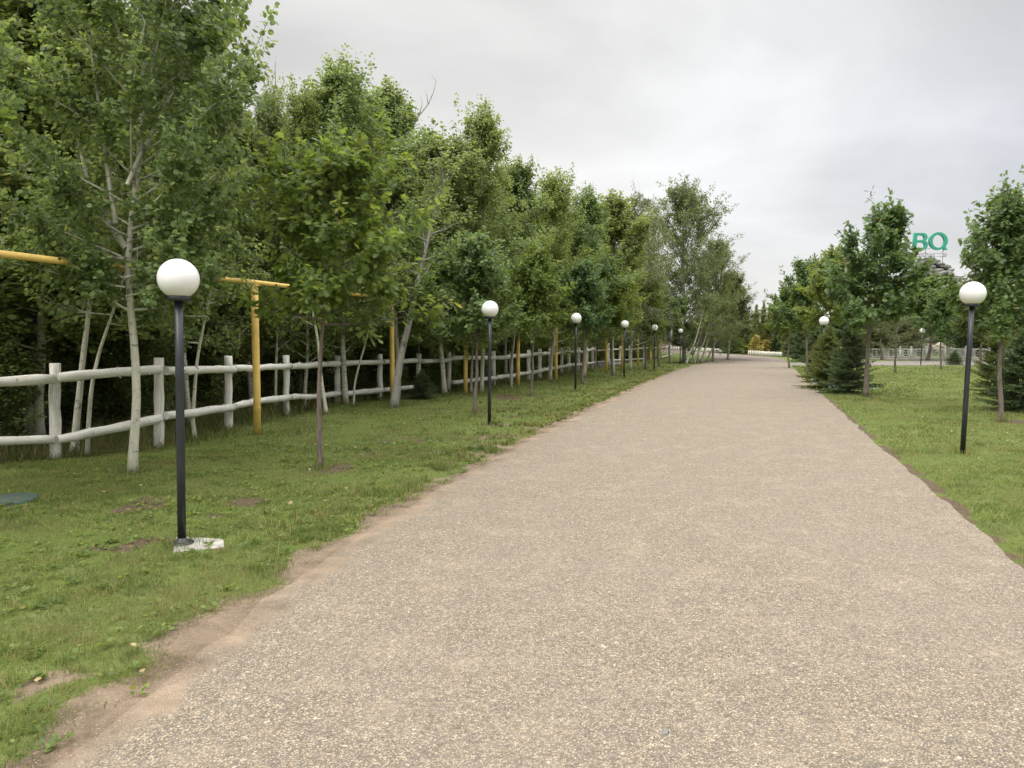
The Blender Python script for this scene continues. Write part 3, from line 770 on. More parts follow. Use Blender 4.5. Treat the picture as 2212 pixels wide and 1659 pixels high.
# shrubs closing the wood behind the fence
for back, n, hh, lab in ((1.5, 26, (.9, 1.6), 'low leafy shrub right behind the log fence rails'), (3.0, 38, (1.9, 3.2), 'dark shrub under the aspens behind the fence'), (4.8, 38, (2.4, 3.6), 'tall dark thicket shrub deep under the aspens')):
    L = resample([(a - back, b + back * .35) for a, b in FENCE_L[1:]], n, False)
    for q in L:
        x, y = q[0] + rr.uniform(-.35, .35), q[1] + rr.uniform(-.6, .6)
        h = rr.uniform(*hh)
        stock('bush', BUSH, 'shrub', lab, 'shrub', CX + F * x / y, y, H=h, X=x, wpx=(rr.uniform(.55, .75) if back < 2 else rr.uniform(.85, 1.15)) * min(1, h / 1.5) * F / y, group=lab.replace('shrub', 'shrubs'))

# --- thin pale trunks that show singly
def lone(label, pts, Y, r, bark='bark_aspen', leaves=True, seed=1, top=None, name='aspen_sapling', H2=1.6):
    base = Vector((ptY(pts[0][0], pts[0][1], Y).x, Y, 0)); base.z = float(zbase(base.x, Y))
    P = [np.array((0, 0, -.06))] + [np.array(ptY(a, c, Y) - base) for a, c in pts[1:]]
    last = P[-1]; d = nrm(P[-1] - P[-2])
    for k in range(1, 4): P.append(last + d * H2 * k / 3 + np.array([0, 0, .06 * k]))
    ms = gen_tree(seed, 0, min(.9, max(.3, last[2] / (last[2] + H2) * .93)), .75, 14, 8, 14, .06, LEAF_ROUND, trunk_r=r, trunk=P, twig=.4, wander=0, bark=bark, up=(10, 60))
    return put_tree(name, label, 'tree', base, ms)
lone('pale aspen trunk with dark knots behind the first rail bay, left one of a pair', [(160, 962), (163, 930), (172, 850), (178, 780), (187, 715), (190, 690)], 10.2, .052, seed=51)
lone('slim crooked pale trunk behind the first rail bay, right one of a pair', [(188, 980), (190, 930), (198, 830), (212, 770), (222, 735), (235, 700)], 10.0, .032, seed=52)
lone('thin wavy pale sapling in front of the fence just right of the nearest lamp pole', [(424, 950), (415, 915), (420, 850), (425, 780), (437, 715), (445, 680)], 11.3, .032, seed=53)
lone('pale double stem sapling behind the brown trunk of the nearest oak', [(706, 893), (697, 840), (690, 790), (688, 740), (680, 700)], 15.0, .04, seed=54)
lone('bent whip thin sapling leaning right between two fence posts', [(764, 877), (765, 830), (778, 780), (790, 740), (796, 715)], 16.6, .026, seed=55)
lone('thick leaning pale aspen trunk with a dark scar beside the second yellow post', [(850, 880), (856, 840), (860, 800), (871, 745), (884, 700), (892, 650), (905, 600)], 16.2, .088, 'bark_grey', seed=56, H2=2.2, name='aspen_tree')
lone('pale stem rising close to the second oak trunk', [(1017, 858), (1018, 820), (1020, 770), (1026, 720)], 20.5, .04, 'bark_grey', seed=57)
lone('pair of grey stems tied to a fence post right of the second lamp', [(1105, 832), (1102, 800), (1108, 760), (1112, 720)], 22.0, .035, 'bark_grey', seed=58)
for i, (x0, x1) in enumerate(((1482, 1500), (1493, 1507), (1499, 1520), (1506, 1512), (1515, 1527), (1526, 1545))):
    lone(['slanting pale stem at the left of the clump by the bend', 'second slanting stem of the clump by the bend', 'most slanted grey stem of the clump by the bend', 'upright stem in the middle of the clump by the bend',
          'slanting stem right of the middle of the clump by the bend', 'outermost pale stem of the clump nearest the bend'][i], [(x0, 780 - i), (x0 + (x1 - x0) * .4, 763), (x1, 742), (x1 + 6, 722)], 46.5 + i * .8, .06, 'bark_grey' if i % 2 else 'bark_aspen', seed=60 + i, name='roadside_tree', H2=2.0)

# --- young oaks on the left verge
def oak_prof(u): return (u + .12) ** .35 * (1.04 - u) ** .6 * 1.25
Y1 = OAKW[0].y; b1 = OAKW[0]
def rel1(px, py, dy=0): v = ptY(px, py, Y1) - b1; return (v.x, v.y + dy, v.z)
tr = [(0, 0, -.1), rel1(691, 960), rel1(689, 900), rel1(689, 830), rel1(693, 760), rel1(697, 700), rel1(708, 640), rel1(712, 560), rel1(716, 500), rel1(714, 440), rel1(712, 400)]
ms = gen_tree(71, 0, .50, 1.0, 34, 11, 17, .112, LEAF_OAK, up=(2, 58), curl=.35, trunk_r=.036, trunk=tr, jit=.42, twig=.33, spread=.05, prof=oak_prof, nrm_w=(.8, .65, .55), leaf_mat_='oak_young', bark='bark_oak', shoots=1,
              forks=[(rel1(715, 480), (.55, 0, .8), 1.1, .012), (rel1(712, 520), (.75, -.1, .6), 1.2, .012), (rel1(705, 560), (-.5, -.2, .8), .7, .01), (rel1(700, 640), (.9, -.3, .1), .9, .01), (rel1(700, 640), (-.9, -.2, .2), .5, .01)])
put_tree('oak_tree', 'young lobed leaf oak with slim brown trunk, nearest of the verge oaks', 'tree', b1, ms)
OAKA = (4.3, 1.2, gen_tree(72, 4.3, .47, 1.25, 42, 13, 22, .125, LEAF_OAK, up=(12, 62), curl=.25, trunk_r=.05, twig=.36, spread=.06, prof=oak_prof, nrm_w=(.8, .65, .55), leaf_mat_='oak', bark='bark_oak', shoots=3))
OAKB = (4.6, 1.3, gen_tree(73, 4.6, .44, 1.3, 44, 13, 24, .125, LEAF_OAK, up=(12, 66), curl=.35, trunk_r=.055, twig=.4, spread=.06, prof=oak_prof, nrm_w=(.8, .65, .55), leaf_mat_='oak', bark='bark_oak', shoots=4, jit=.4, wander=.03))
def oak(k, lab, px, Y, ytop, wpx, mats=None, cat='tree', name='oak_tree', group=None):
    return stock(k, OAKA if k == 'oak_a' else OAKB, name, lab, cat, px, Y, ytop=ytop, wpx=wpx, mats=mats, group=group)
oak('oak_b', 'oak whose leafy twigs reach in at the left edge of the view', -345, 6.6, 60, 330, {'crown': 'oak_young'})
for i, (yt, wp, lab, mt) in enumerate([(540, 105, 'second verge oak, its round crown beside the second lamp globe', 'oak'), (560, 76, 'third verge oak with a dark crooked trunk between second and third lamps', 'oak_young'),
        (585, 70, 'fourth verge oak right of the third globe lamp', 'oak'), (590, 70, 'fifth verge oak with bright yellow green crown by the fourth lamp', 'limegreen'), (620, 60, 'sixth verge oak with crown touching the fifth lamp globe', 'limegreen'),
        (640, 50, 'dark blue green verge oak behind the fifth lamp', 'oak'), (655, 50, 'last verge oak before the bend, crown over the small globes', 'oak')]):
    oak('oak_a' if i % 2 else 'oak_b', lab, OAKS[i + 1][0], OAKW[i + 1].y, yt, wp, {'crown': mt})
# the right lawn
oak('oak_b', 'dark young oak nearest on the right lawn behind the globe lamp', 2168, at(2162, 911).y, 452, 122)
b2 = at(1870, 857); Y2 = b2.y
tr = [np.array(ptY(a, c, Y2) - b2) for a, c in ((1870, 862), (1872, 800), (1876, 740), (1884, 660), (1896, 590), (1914, 530), (1926, 480))]
ms = gen_tree(75, 0, .38, 1.3, 46, 13, 22, .125, LEAF_OAK, up=(8, 62), curl=.3, trunk_r=.06, trunk=tr, twig=.36, spread=.06, nrm_w=(.8, .65, .55), leaf_mat_='oak', bark='bark_oak', shoots=4, jit=.3,
              prof=lambda u: (u + .2) ** .25 * (1.06 - u) ** .85 * 1.15, forks=[(tr[3], (-.6, 0, .8), 1.6, .02), (tr[3], (.8, 0, .35), 1.3, .02)])
put_tree('oak_tree', 'dark oak with a leaning top left of the green letter sign, spruce at its foot', 'tree', b2, ms)
oak('oak_b', 'oak at the far right edge of the lawn behind the nearest lawn oak', 2290, 15.5, 380, 120)
oak('oak_a', 'oak crown below the rock pile, behind the lawn', 2004, 54, 612, 92)
oak('oak_b', 'small thin oak before the white ornate fence', 2034, at(2034, 797).y, 640, 50)
oak('oak_a', 'sprawling oak left of the dark lawn oak', 1792, 27.2, 560, 68, {'crown': 'oak_young'})
oak('oak_b', 'loose topped oak behind the olive conifer', 1745, 31, 580, 62, {'crown': 'oak'})
oak('oak_a', 'grey green oak between conifers by the road end', 1706, 39, 632, 52, {'crown': 'oak_young'})
oak('oak_b', 'oak right of the rock pile behind the lamp', 2120, 33, 612, 84, {'crown': 'birch'})
oak('oak_a', 'pale oak behind the ornate fence near the lamp pole', 2075, 60, 660, 50, {'crown': 'birch'})
oak('oak_b', 'round tree left of the rock grotto', 1905, 58, 640, 60, {'crown': 'oak'})
oak('oak_a', 'low bushy tree on the far right behind the ornate fence', 2200, 52, 640, 75, {'crown': 'pine'})
stock('a0', ASP[0], 'autumn_tree', 'small yellow autumn tree beside the far globe lamp', 'tree', 1632, 79, ytop=722, wpx=10, mats={'crown': 'yellow'})
stock('a1', ASP[1], 'autumn_tree', 'lower yellow autumn tree right of the first yellow one', 'tree', 1652, 80, ytop=732, wpx=9, mats={'crown': 'yellow'})

# --- conifers
SPA = (2.7, 1.0, gen_spruce(81, 2.7, 1.0, .11, nlen=.055))
SPB = (4.5, 1.1, gen_spruce(82, 4.5, 1.15, .17, nlen=.085, dens=.7, brn=8))
PINE = (3.4, 1.3, gen_tree(83, 3.4, .4, 1.3, 26, 9, 30, .085, NEEDLE * np.array([1.3, 1, 1]), up=(-5, 45), curl=.35, trunk_r=.06, twig=.3, spread=.05, nrm_w=(.4, .2, 1), leaf_mat_='pine', bark='bark_oak', shoots=4,
        prof=lambda u: (u + .3) ** .3 * (1.06 - u) ** .5 * 1.1))
def spruce(k, lab, px, Y, ytop, wpx, mats=None, name='spruce_tree', X=None):
    return stock(k, SPA if k == 'spr_a' else SPB, name, lab, 'tree', px, Y, ytop=ytop, wpx=wpx, mats=mats)
spruce('spr_a', 'dark spruce beside the trunk of the dark lawn oak', 1836, 20.0, 680, 64)
spruce('spr_a', 'olive conifer at the road edge left of the dark spruce', 1790, 22.0, 700, 58, {'crown': 'larch'}, 'larch_tree')
spruce('spr_a', 'small olive conifer low at the right road edge', 1772, 25.0, 720, 42, {'crown': 'larch'}, 'larch_tree')
spruce('spr_a', 'dark spruce bush cut by the right edge of the view', 2215, 14.8, 700, 88)
spruce('spr_a', 'olive conifer behind the trunk of the nearest lawn oak', 2152, 19.0, 690, 50, {'crown': 'larch'}, 'larch_tree')
spruce('spr_a', 'low juniper like bush before the fence rails by the second yellow post', 911, 18.6, 796, 38, None, 'juniper_bush')
spruce('spr_a', 'small spruce before the white ornate fence', 2062, 44.5, 757, 24)
spruce('spr_a', 'blue spruce bush behind the white ornate fence', 2112, 60, 738, 22, {'crown': 'bluegreen'})
spruce('spr_b', 'slender spruce sticking up highest in the far tree line', 1672, 90, 627, 13)
for i, (px, Y, yt, wp, mt, lab) in enumerate([
    (1600, 92, 645, 22, 'spruce', 'dark spruce left of the lime trees at the road end'), (1612, 84, 665, 16, 'limegreen', 'lime green larch behind the far globe lamp'), (1632, 95, 652, 20, 'limegreen', 'bright larch above the yellow tree'),
    (1648, 93, 648, 18, 'larch', 'yellowish larch right of the bright one'), (1660, 88, 660, 20, 'larch', 'olive larch left of the highest spruce'), (1692, 86, 650, 22, 'spruce', 'spruce right of the highest spruce'),
    (1705, 74, 668, 28, 'larch', 'brownish olive conifer above the white palings end'), (1720, 66, 660, 28, 'spruce', 'dark spruce behind the right end of the palings'), (1682, 80, 690, 26, 'spruce', 'bushy dark spruce behind the palings'),
    (1732, 51, 668, 30, 'spruce', 'dark conifer at the mouth of the grey path'), (1764, 37, 668, 34, 'spruce', 'dark conifer beside the lawn edge before the grey path'), (1745, 60, 640, 30, 'spruce', 'tall dark conifer behind the grey path mouth'), (1575, 78, 690, 26, 'spruce', 'low dark spruce behind the palings left of the far lamp'),
    (1550, 82, 700, 26, 'spruce', 'low dark spruce under the willow like tree'), (1590, 80, 700, 20, 'limegreen', 'small lime larch left of the far lamp')]):
    spruce('spr_b' if i % 3 else 'spr_a', lab, px, Y, yt, wp, {'crown': mt}, 'spruce_tree' if mt == 'spruce' else 'larch_tree')
for lab, px, Y, yt, wp in (('spreading pine with a bare trunk on the lawn before the ornate fence', 1936, at(1936, 805).y, 690, 58), ('pine behind the lamp on the lawn', 2010, 62, 690, 35), ('pine crown filling the gap right of the nearest lamp', 2140, 40, 660, 60),
        ('pine on the garden bank left of the rock pile', 1880, 64, 650, 45)):
    stock('pine', PINE, 'pine_tree', lab, 'tree', px, Y, ytop=yt, wpx=wp)
for px, Y, h, mt in ((1885, 61, 2.0, 'larch'), (1912, 60, 1.7, 'birch'), (1940, 62, 2.2, 'pine'), (1962, 64, 2.4, 'birch'), (2070, 61, 1.8, 'oak'), (2090, 64, 2.4, 'larch'), (2130, 60, 1.9, 'birch'), (2160, 62, 2.4, 'oak'), (2190, 58, 2.1, 'larch'), (2222, 58, 2.4, 'oak')):
    stock('bush', BUSH, 'shrub', 'green shrub on the garden bank behind the ornate railing', 'shrub', px, Y, H=h, wpx=R_.uniform(30, 42), mats={'crown': mt}, group='shrubs behind the ornate railing')
# far belt of trees that closes the horizon
rr = random.Random(9)
for i in range(90):
    Y = rr.uniform(95, 130); px = -150 + i * 29 + rr.uniform(-20, 20)
    k = rr.choice(('spr_b', 'a2', 'a3'))
    lab = 'far conifer in the belt beyond the road end' if k == 'spr_b' else 'far leafy tree in the belt beyond the road end'
    stock(k, SPB if k == 'spr_b' else ASP[int(k[1])], 'spruce_tree' if k == 'spr_b' else 'broadleaf_tree', lab, 'tree', px, Y, H=rr.uniform(3.6, 5.2), group=lab.replace('conifer', 'conifers').replace('tree', 'trees'),
          wpx=rr.uniform(30, 46), mats={'crown': rr.choice(('spruce', 'larch', 'oak'))})
# dead branch above the middle group
o = MB(); rng = np.random.default_rng(5)
def dead(pts, Y, r): o.tube([np.array(ptY(a, c, Y)) for a, c in pts], np.linspace(r, .006, len(pts)), 5)
dead([(890, 275), (905, 250), (925, 225), (936, 200), (942, 175), (932, 160)], 19.5, .02); dead([(905, 250), (912, 225), (908, 205)], 19.5, .012); dead([(925, 225), (922, 205), (918, 195)], 19.5, .01)
dead([(898, 262), (897, 240), (901, 222)], 19.5, .012); dead([(595, 185), (594, 150), (597, 112)], 15.5, .008); dead([(890, 275), (880, 330), (885, 430), (900, 560), (905, 700), (905, 850)], 19.5, .03)
tag(o.build('dead_tree', M['deadwood']), 'bare dead tree whose curved twig sticks out above the aspens', 'tree')

# ------------------------------------------------------------------ globe lamps
def lamp_parts(root, H=2.05, flange=True):
    mb = MB(); mb.tube([(0, 0, -.02), (0, 0, .6), (0, 0, 1.3), (0, 0, H - .15)], .031, 16)
    link('pole', mb.mesh('pole', M['black']), root)
    mb = MB(); mb.lathe([(.034, H - .168), (.078, H - .166), (.082, H - .15), (.082, H - .132), (.07, H - .124)], 24)
    link('collar', mb.mesh('collar', M['black'], False), root)
    mb = MB(); th = np.linspace(-math.radians(62), math.pi / 2 - .02, 18); mb.lathe([(.15 * math.cos(a), H + .15 * math.sin(a)) for a in th], 32)
    link('globe', mb.mesh('globe', M['globe']), root)
    if flange:
        mb = MB(); mb.lathe([(.085, -.02), (.09, .026), (.06, .03), (.045, .034), (.036, .06), (.0315, .062)], 20)
        link('base_flange', mb.mesh('base_flange', M['black'], False), root)
L0 = thing('street_lamp', 'black globe lamp with a base flange on the white slab, nearest on the left', 'street lamp', at(393, 1178), 'globe lamps along the road')
lamp_parts(L0)
def lean(o, dpx_top, dpx_base, hpx):     # small real lean of a pole
    o.rotation_euler = (0, math.atan2(dpx_top - dpx_base, hpx), 0)
def place_lamp(px, py, label, ry=0, Y=None, sc=1):
    p = at(px, py) if Y is None else groundY(px, Y)
    o = copy_thing(L0, p, 0, (sc, sc, sc), label, 'globe lamps along the road', None, ('base_flange',))
    o.rotation_euler = (0, ry, 0)
    return o
L0.rotation_euler = (0, .018, 0)
place_lamp(1057, 917, 'globe lamp second along the left verge, beside the second oak', .008)
place_lamp(1243, 845, 'globe lamp third along the left verge, a leaf over its globe', .004)
place_lamp(1348, 816, 'globe lamp fourth along the left verge, globe notched by oak leaves', .004)
place_lamp(1413, 800, 'globe lamp fifth along the left verge, between two oak trunks', .004)
place_lamp(1469, 787, 'globe lamp sixth along the left verge, with clear white globe')
place_lamp(1497, 781, 'globe lamp last on the left verge, half hidden by oak leaves before the bend')
place_lamp(2079, 980, 'globe lamp standing on the right lawn, the nearest on that side', .022)
place_lamp(1778, 0, 'globe lamp rising out of the olive conifer on the right road edge', 0, 24.3)
place_lamp(1989, 788, 'globe lamp on the far lawn edge before the dark rock grotto', .01)
place_lamp(1607, 0, 'globe lamp standing in the gap between the two white palings', 0, 81)
place_lamp(2025, 0, 'short garden globe lamp behind the ornate fence, taller of two', 0, 66, .5)
place_lamp(2041, 0, 'short garden globe lamp behind the ornate fence, lower of two', 0, 70, .42)
p = at(415, 1180); mb = MB(); mb.box((0, 0, -.018), (.36, .42, .07), .38)
s_ = mb.build('concrete_slab', M['concrete']); s_.location = p + Vector((.03, .06, 0)); tag(s_, 'white concrete slab set in the grass under the nearest globe lamp', 'slab')
bv = s_.modifiers.new('soft', 'BEVEL'); bv.width = .008; bv.segments = 2
mb = MB(); mb.lathe([(.24, -.05), (.24, .012), (.215, .024), (.2, .018), (.19, .026), (.1, .036), (.02, .04)], 28)
s_ = mb.build('manhole_lid', M['lid']); s_.location = at(20, 1085) + Vector((-.07, .12, 0)); tag(s_, 'round green plastic manhole lid in the grass at the left edge', 'manhole lid')

# ------------------------------------------------------------------ log fence
def wob_line(a, b, n, amp, rng):
    t = np.linspace(0, 1, n)[:, None]; P = np.array(a)[None] * (1 - t) + np.array(b)[None] * t
    k = np.cumsum(rng.normal(0, amp, (n, 3)), 0); k -= k[0] + (k[-1] - k[0]) * t
    return P + k
def rail_into(mb, a, b, r, rng, amp=.006):
    n = max(6, int(np.linalg.norm(np.array(b) - np.array(a)) / .16))
    P = wob_line(a, b, n, amp, rng)
    R = r * (1 + .10 * (rng.random(n) - .5) * 2); R[0] *= .93; R[-1] *= .93
    mb.tube(P, R, 10, True, .07, rng)
    d = nrm(np.array(b) - np.array(a))
    for k in range(rng.integers(2, 6)):         # stubs of cut branches
        i = rng.integers(1, n - 1); v = nrm(np.cross(d, rng.normal(0, 1, 3)))
        mb.tube([P[i] + v * r * .7, P[i] + v * r * 1.35 + d * .012], [.014, .008], 5)
def log_fence(name, label, posts, skip2=(), r=.062, pr=.066, seed=1, ext=None, group=None):
    rng = np.random.default_rng(seed)
    root = thing(name, label, 'fence', Vector(posts[0][0]), group)
    o0 = Vector(posts[0][0])
    for q in posts:
        base, top, r1, r2 = [np.array(v - o0) for v in q[:4]]
        mb = MB(); n = 8; P = wob_line(base - [0, 0, .1], top, n, .006, rng); mb.tube(P, pr * (1 + .07 * rng.normal(0, 1, n)), 12, True, .035, rng)
        link('post', mb.mesh('post', M['log']), root)
    for i in range(len(posts) - 1):
        for w in (2, 3):
            if w == 3 and i in skip2: continue
            a = np.array(posts[i][w] - o0); b = np.array(posts[i + 1][w] - o0); d = nrm(b - a)
            sd = np.array([d[1], -d[0], 0]); sd = sd / np.linalg.norm(sd) * (pr + r * .55)
            mb = MB(); rail_into(mb, a + sd + d * .008 + [0, 0, rng.uniform(-.02, .02)], b + sd - d * .008 + [0, 0, rng.uniform(-.02, .02)], r * rng.uniform(.92, 1.1), rng)
            link('rail', mb.mesh('rail', M['log']), root)
    return root
def post_px(x, yt, yb, y1, y2):
    b_ = at(x, yb); Y = b_.y
    f = lambda y: ptY(x, y, Y)
    return (b_, f(yt), f(y1), f(y2))
posts = [post_px(*q) for q in PX]
p0 = Vector((-7.9, 8.3, 0)); posts.insert(0, (p0, p0 + Vector((0, 0, 1.25)), p0 + Vector((0, 0, 1.0)), p0 + Vector((0, 0, .33))))
log_fence('log_fence', 'long whitewashed two rail log fence along the edge of the wood', posts, skip2=(7,), seed=4)
log_fence('log_fence', 'farther whitewashed log fence beyond the stone gate, posts leaning', [post_px(*q) for q in PX2], skip2=(3,), seed=6, r=.05, pr=.075)
# weathered gate bay between the two fences
PX3 = [(1286, 748, 796, 757, 783), (1309, 742, 790, 757, 782)]
q = [post_px(*v) for v in PX3]
rt = log_fence('rail_gate', 'grey weathered rail gate between the two white log fences', q, seed=8, r=.045, pr=.06)
for ch in rt.children: ch.material_slots[0].link = 'OBJECT'; ch.material_slots[0].material = M['log_grey']
rt['category'] = 'gate'

# ------------------------------------------------------------------ yellow pipeline on posts
PIPE = [(557, 938), (848, 866), (1006, 848), (1119, 833), (1201, 821), (1265, 809), (1310, 802), (1344, 798), (1378, 790), (1406, 784), (1427, 778), (1445, 774)]
pw = [at(*v) for v in PIPE]
root = thing('gas_pipeline', 'yellow overhead gas pipe carried on yellow posts in front of the wood', 'pipeline', pw[0])
line = [ptY(-420, 502, 6.4), ptY(0, 548, 7.3), ptY(330, 588, 9.8)] + [v + Vector((0, 0, 2.44)) for v in pw]
mb = MB(); mb.tube(np.array([np.array(v - pw[0]) for v in line]), .037, 14); link('pipe', mb.mesh('pipe', M['yellow_paint']), root)
for i, v in enumerate(pw):
    mb = MB(); c = np.array(v - pw[0]); mb.tube([c + [-.01 * (i == 0), 0, -.08], c + [0, 0, .7], c + [0, 0, 1.6], c + [0, 0, 2.40]], .058, 14)
    for hz in (.42, 1.98): mb.tube([c + [0, 0, hz], c + [0, 0, hz + .012]], .0605, 14)
    mb.box(c + [0, 0, 2.385], (.16, .1, .012)); link('post', mb.mesh('post', M['yellow_paint']), root)

# ------------------------------------------------------------------ low white palings at the bend
def palings(label, pxs, n):
    P = [np.array(at(a, c)) for a, c in pxs]; P = resample(P, n, False); rng = np.random.default_rng(n)
    root = thing('paling_fence', label, 'fence', Vector(P[0]))
    mb = MB()
    for i, q in enumerate(P):
        q = q - P[0]; h = .44 + rng.normal(0, .02)
        mb.tube([q + [0, 0, -.05], q + [rng.normal(0, .006), 0, h * .5], q + [rng.normal(0, .01), rng.normal(0, .01), h]], [.062, .06, .05], 6)
    o_ = link('palings', mb.mesh('palings', M['paling']), root)
    mb = MB(); mb.tube([q - P[0] + [0, .09, .3] for q in P[::4]], .03, 6); link('back_rail', mb.mesh('back_rail', M['log']), root)
    return root
palings('low white paling fence along the outside of the road bend, longer piece', [(1440, 758), (1500, 760), (1560, 763), (1604, 766)], 75)
palings('shorter piece of low white paling fence right of the far lamp', [(1617, 767.5), (1650, 769.5), (1688, 771.5)], 34)

# ------------------------------------------------------------------ ornate white railing
FP = [ptY(x, 778, Y) for x, Y in ((1872, 60), (1905, 58.5), (1944, 57), (1968, 56.2), (2001, 55.5), (2040, 55), (2086, 54.3), (2137, 53.3), (2190, 52), (2260, 50))]
FP = [Vector((v.x, v.y, float(zbase(v.x, v.y)) + .1)) for v in FP]
root = thing('ornate_railing', 'white ornamental railing with lattice and oval scroll panels behind the right lawn', 'fence', FP[0])
mbk = MB()
for a, c in zip(FP[:-1], FP[1:]):
    a, c = a - FP[0], c - FP[0]; d = (c - a); ang = math.atan2(d.y, d.x)
    mbk.box((a + c) / 2 + Vector((0, 0, -.06)), (d.length + .02, .3, .2), ang)
link('kerb', mbk.mesh('kerb', M['curb'], False), root)
HF = .74
for a, c in zip(FP[:-1], FP[1:]):
    a, c = np.array(a - FP[0]), np.array(c - FP[0]); d = c - a; L = np.linalg.norm(d); d = d / L
    mb = MB(); P = lambda u, z: a + d * u + np.array([0, 0, z])
    def bar(u0, z0, u1, z1, r=.018): mb.tube([P(u0, z0), P(u1, z1)], r, 4)
    bar(0, HF, L, HF, .022); bar(0, .1, L, .1, .02)
    k = 0
    cxm, czm, rx, rz_ = L / 2, (.1 + HF) / 2, .24, .29
    for e in np.arange(-L, L, .16):
        for sgn in (1, -1):
            seg = []
            for s in np.linspace(0, 1, 9):
                u = e + s * (HF - .1) * 1.0 + (0 if sgn > 0 else 0); z = .1 + s * (HF - .1) if sgn > 0 else HF - s * (HF - .1)
                seg.append((u, z))
            for (u0, z0), (u1, z1) in zip(seg[:-1], seg[1:]):
                um, zm = (u0 + u1) / 2, (z0 + z1) / 2
                if .12 < um < L - .12 and ((um - cxm) / (rx * 1.1)) ** 2 + ((zm - czm) / (rz_ * 1.1)) ** 2 > 1: bar(u0, z0, u1, z1, .016)
    th = np.linspace(0, 2 * math.pi, 25)
    mb.tube([P(cxm + rx * math.cos(x), czm + rz_ * math.sin(x)) for x in th], .026, 5, False)
    for sx in (-1, 1):
        mb.tube([P(cxm + sx * (.09 + .07 * math.cos(x)), czm + .12 * math.sin(x)) for x in np.linspace(-2.2, 2.2, 14)], .02, 4, False)
        for sz in (-1, 1): mb.tube([P(cxm + sx * (L / 2 - .13) + .07 * (1 - s * .6) * math.cos(s * 9), czm + sz * .22 + .07 * (1 - s * .6) * math.sin(s * 9)) for s in np.linspace(0, 1, 14)], .012, 4, False)
    bar(cxm, czm - .13, cxm, czm + .13, .014)
    link('railing_panel', mb.mesh('railing_panel', M['white_paint']), root)
for v in FP:
    c = np.array(v - FP[0]); mb = MB(); mb.box(c + [0, 0, .41], (.13, .13, .86)); mb.lathe([(.1, .84), (.1, .88), (.05, .9), (.02, .97)], 10, c)
    link('post', mb.mesh('post', M['white_paint'], False), root)

# ------------------------------------------------------------------ rock pile, sign, boulders
def rock_into(mb, c, size, rng, sub=2):
    bm = bmesh.new(); bmesh.ops.create_icosphere(bm, subdivisions=sub, radius=1)
    V = np.array([v.co[:] for v in bm.verts]); F_ = [tuple(v.index for v in f.verts) for f in bm.faces]; bm.free()
    pl = nrm(rng.normal(0, 1, (9, 3))); k = np.min(np.where((V @ pl.T) > .05, rng.uniform(.6, .95, 9)[None] / np.maximum(V @ pl.T, .05), 9), 1)
    V = V * np.minimum(k, 1.05)[:, None] * (1 + .05 * rng.normal(0, 1, (len(V), 1)))
    a = rng.random() * 6.28; r = np.array([[math.cos(a), -math.sin(a), 0], [math.sin(a), math.cos(a), 0], [0, 0, 1]])
    mb.add((V * np.array(size)) @ r.T + np.array(c), F_)
SY = 75.0
mc = ptY(2002, 720, SY); mz = float(zbase(mc.x, SY)); mtop = ptY(2006, 560, SY).z
mb = MB(); rng = np.random.default_rng(77)
HH = mtop - mz
for i in range(430):
    u = rng.random() ** .8; z = u * HH; r = (1 - u) ** .62 * 5.4 * (.75 + .3 * rng.random()) + .1
    a = rng.random() * 6.28; s = (.75 - .3 * u) * rng.uniform(.7, 1.35)
    rock_into(mb, (math.cos(a) * r, math.sin(a) * r, z), (s * 1.25, s, s * .5), rng, 1)
rk = mb.build('rock_mound', M['rock'], None, False); rk.location = (mc.x, SY, mz); tag(rk, 'tall grey mound of stacked flat rocks under the green letter sign', 'rock mound')
KS = SY / F / 16.8
so = ptY(1971.4, 541, SY - 1.2)
root = thing('letter_sign', 'big green BQ letters on thin poles above the rock mound', 'sign', so)
def Zp(x, y): return ((x - 400) * KS, (980 - y) * KS)
def curve_mesh(name, loops, depth, mat):
    cu = bpy.data.curves.new(name, 'CURVE'); cu.dimensions = '2D'; cu.fill_mode = 'BOTH'; cu.extrude = depth
    for lp in loops:
        s = cu.splines.new('POLY'); s.points.add(len(lp) - 1); s.use_cyclic_u = True
        for q, (x, y) in zip(s.points, lp): q.co = (x, y, 0, 1)
    ob = bpy.data.objects.new(name, cu); me = bpy.data.meshes.new_from_object(ob)
    bpy.data.objects.remove(ob); me.transform(Matrix.Rotation(math.pi / 2, 4, 'X')); me.materials.clear(); me.materials.append(mat); return me
Bo = [(400, 980), (410, 370), (700, 370), (760, 375), (830, 405), (875, 455), (890, 520), (880, 575), (850, 620), (820, 640), (870, 670), (905, 720), (915, 780), (905, 850), (870, 905), (820, 940), (760, 962), (690, 975)]
B1 = [(525, 460), (700, 460), (750, 475), (770, 510), (770, 570), (750, 605), (700, 620), (522, 620)]
B2 = [(520, 708), (690, 708), (755, 720), (790, 760), (798, 800), (785, 850), (750, 880), (700, 888), (515, 888)]
link('letter', curve_mesh('letter', [[Zp(*p) for p in l] for l in (Bo, B1, B2)], .12, M['sign_green']), root)
ell = lambda cx, cy, rx, ry: [Zp(cx + rx * math.cos(a), cy + ry * math.sin(a)) for a in np.linspace(0, 6.283, 40, endpoint=False)]
ql = link('letter', curve_mesh('letter', [ell(1285, 655, 328, 310), ell(1282, 660, 206, 225)], .12, M['sign_green']), root)
link('letter_tail', curve_mesh('letter_tail', [[Zp(*p) for p in ((1440, 850), (1505, 972), (1612, 962), (1500, 800))]], .124, M['sign_green']), ql)
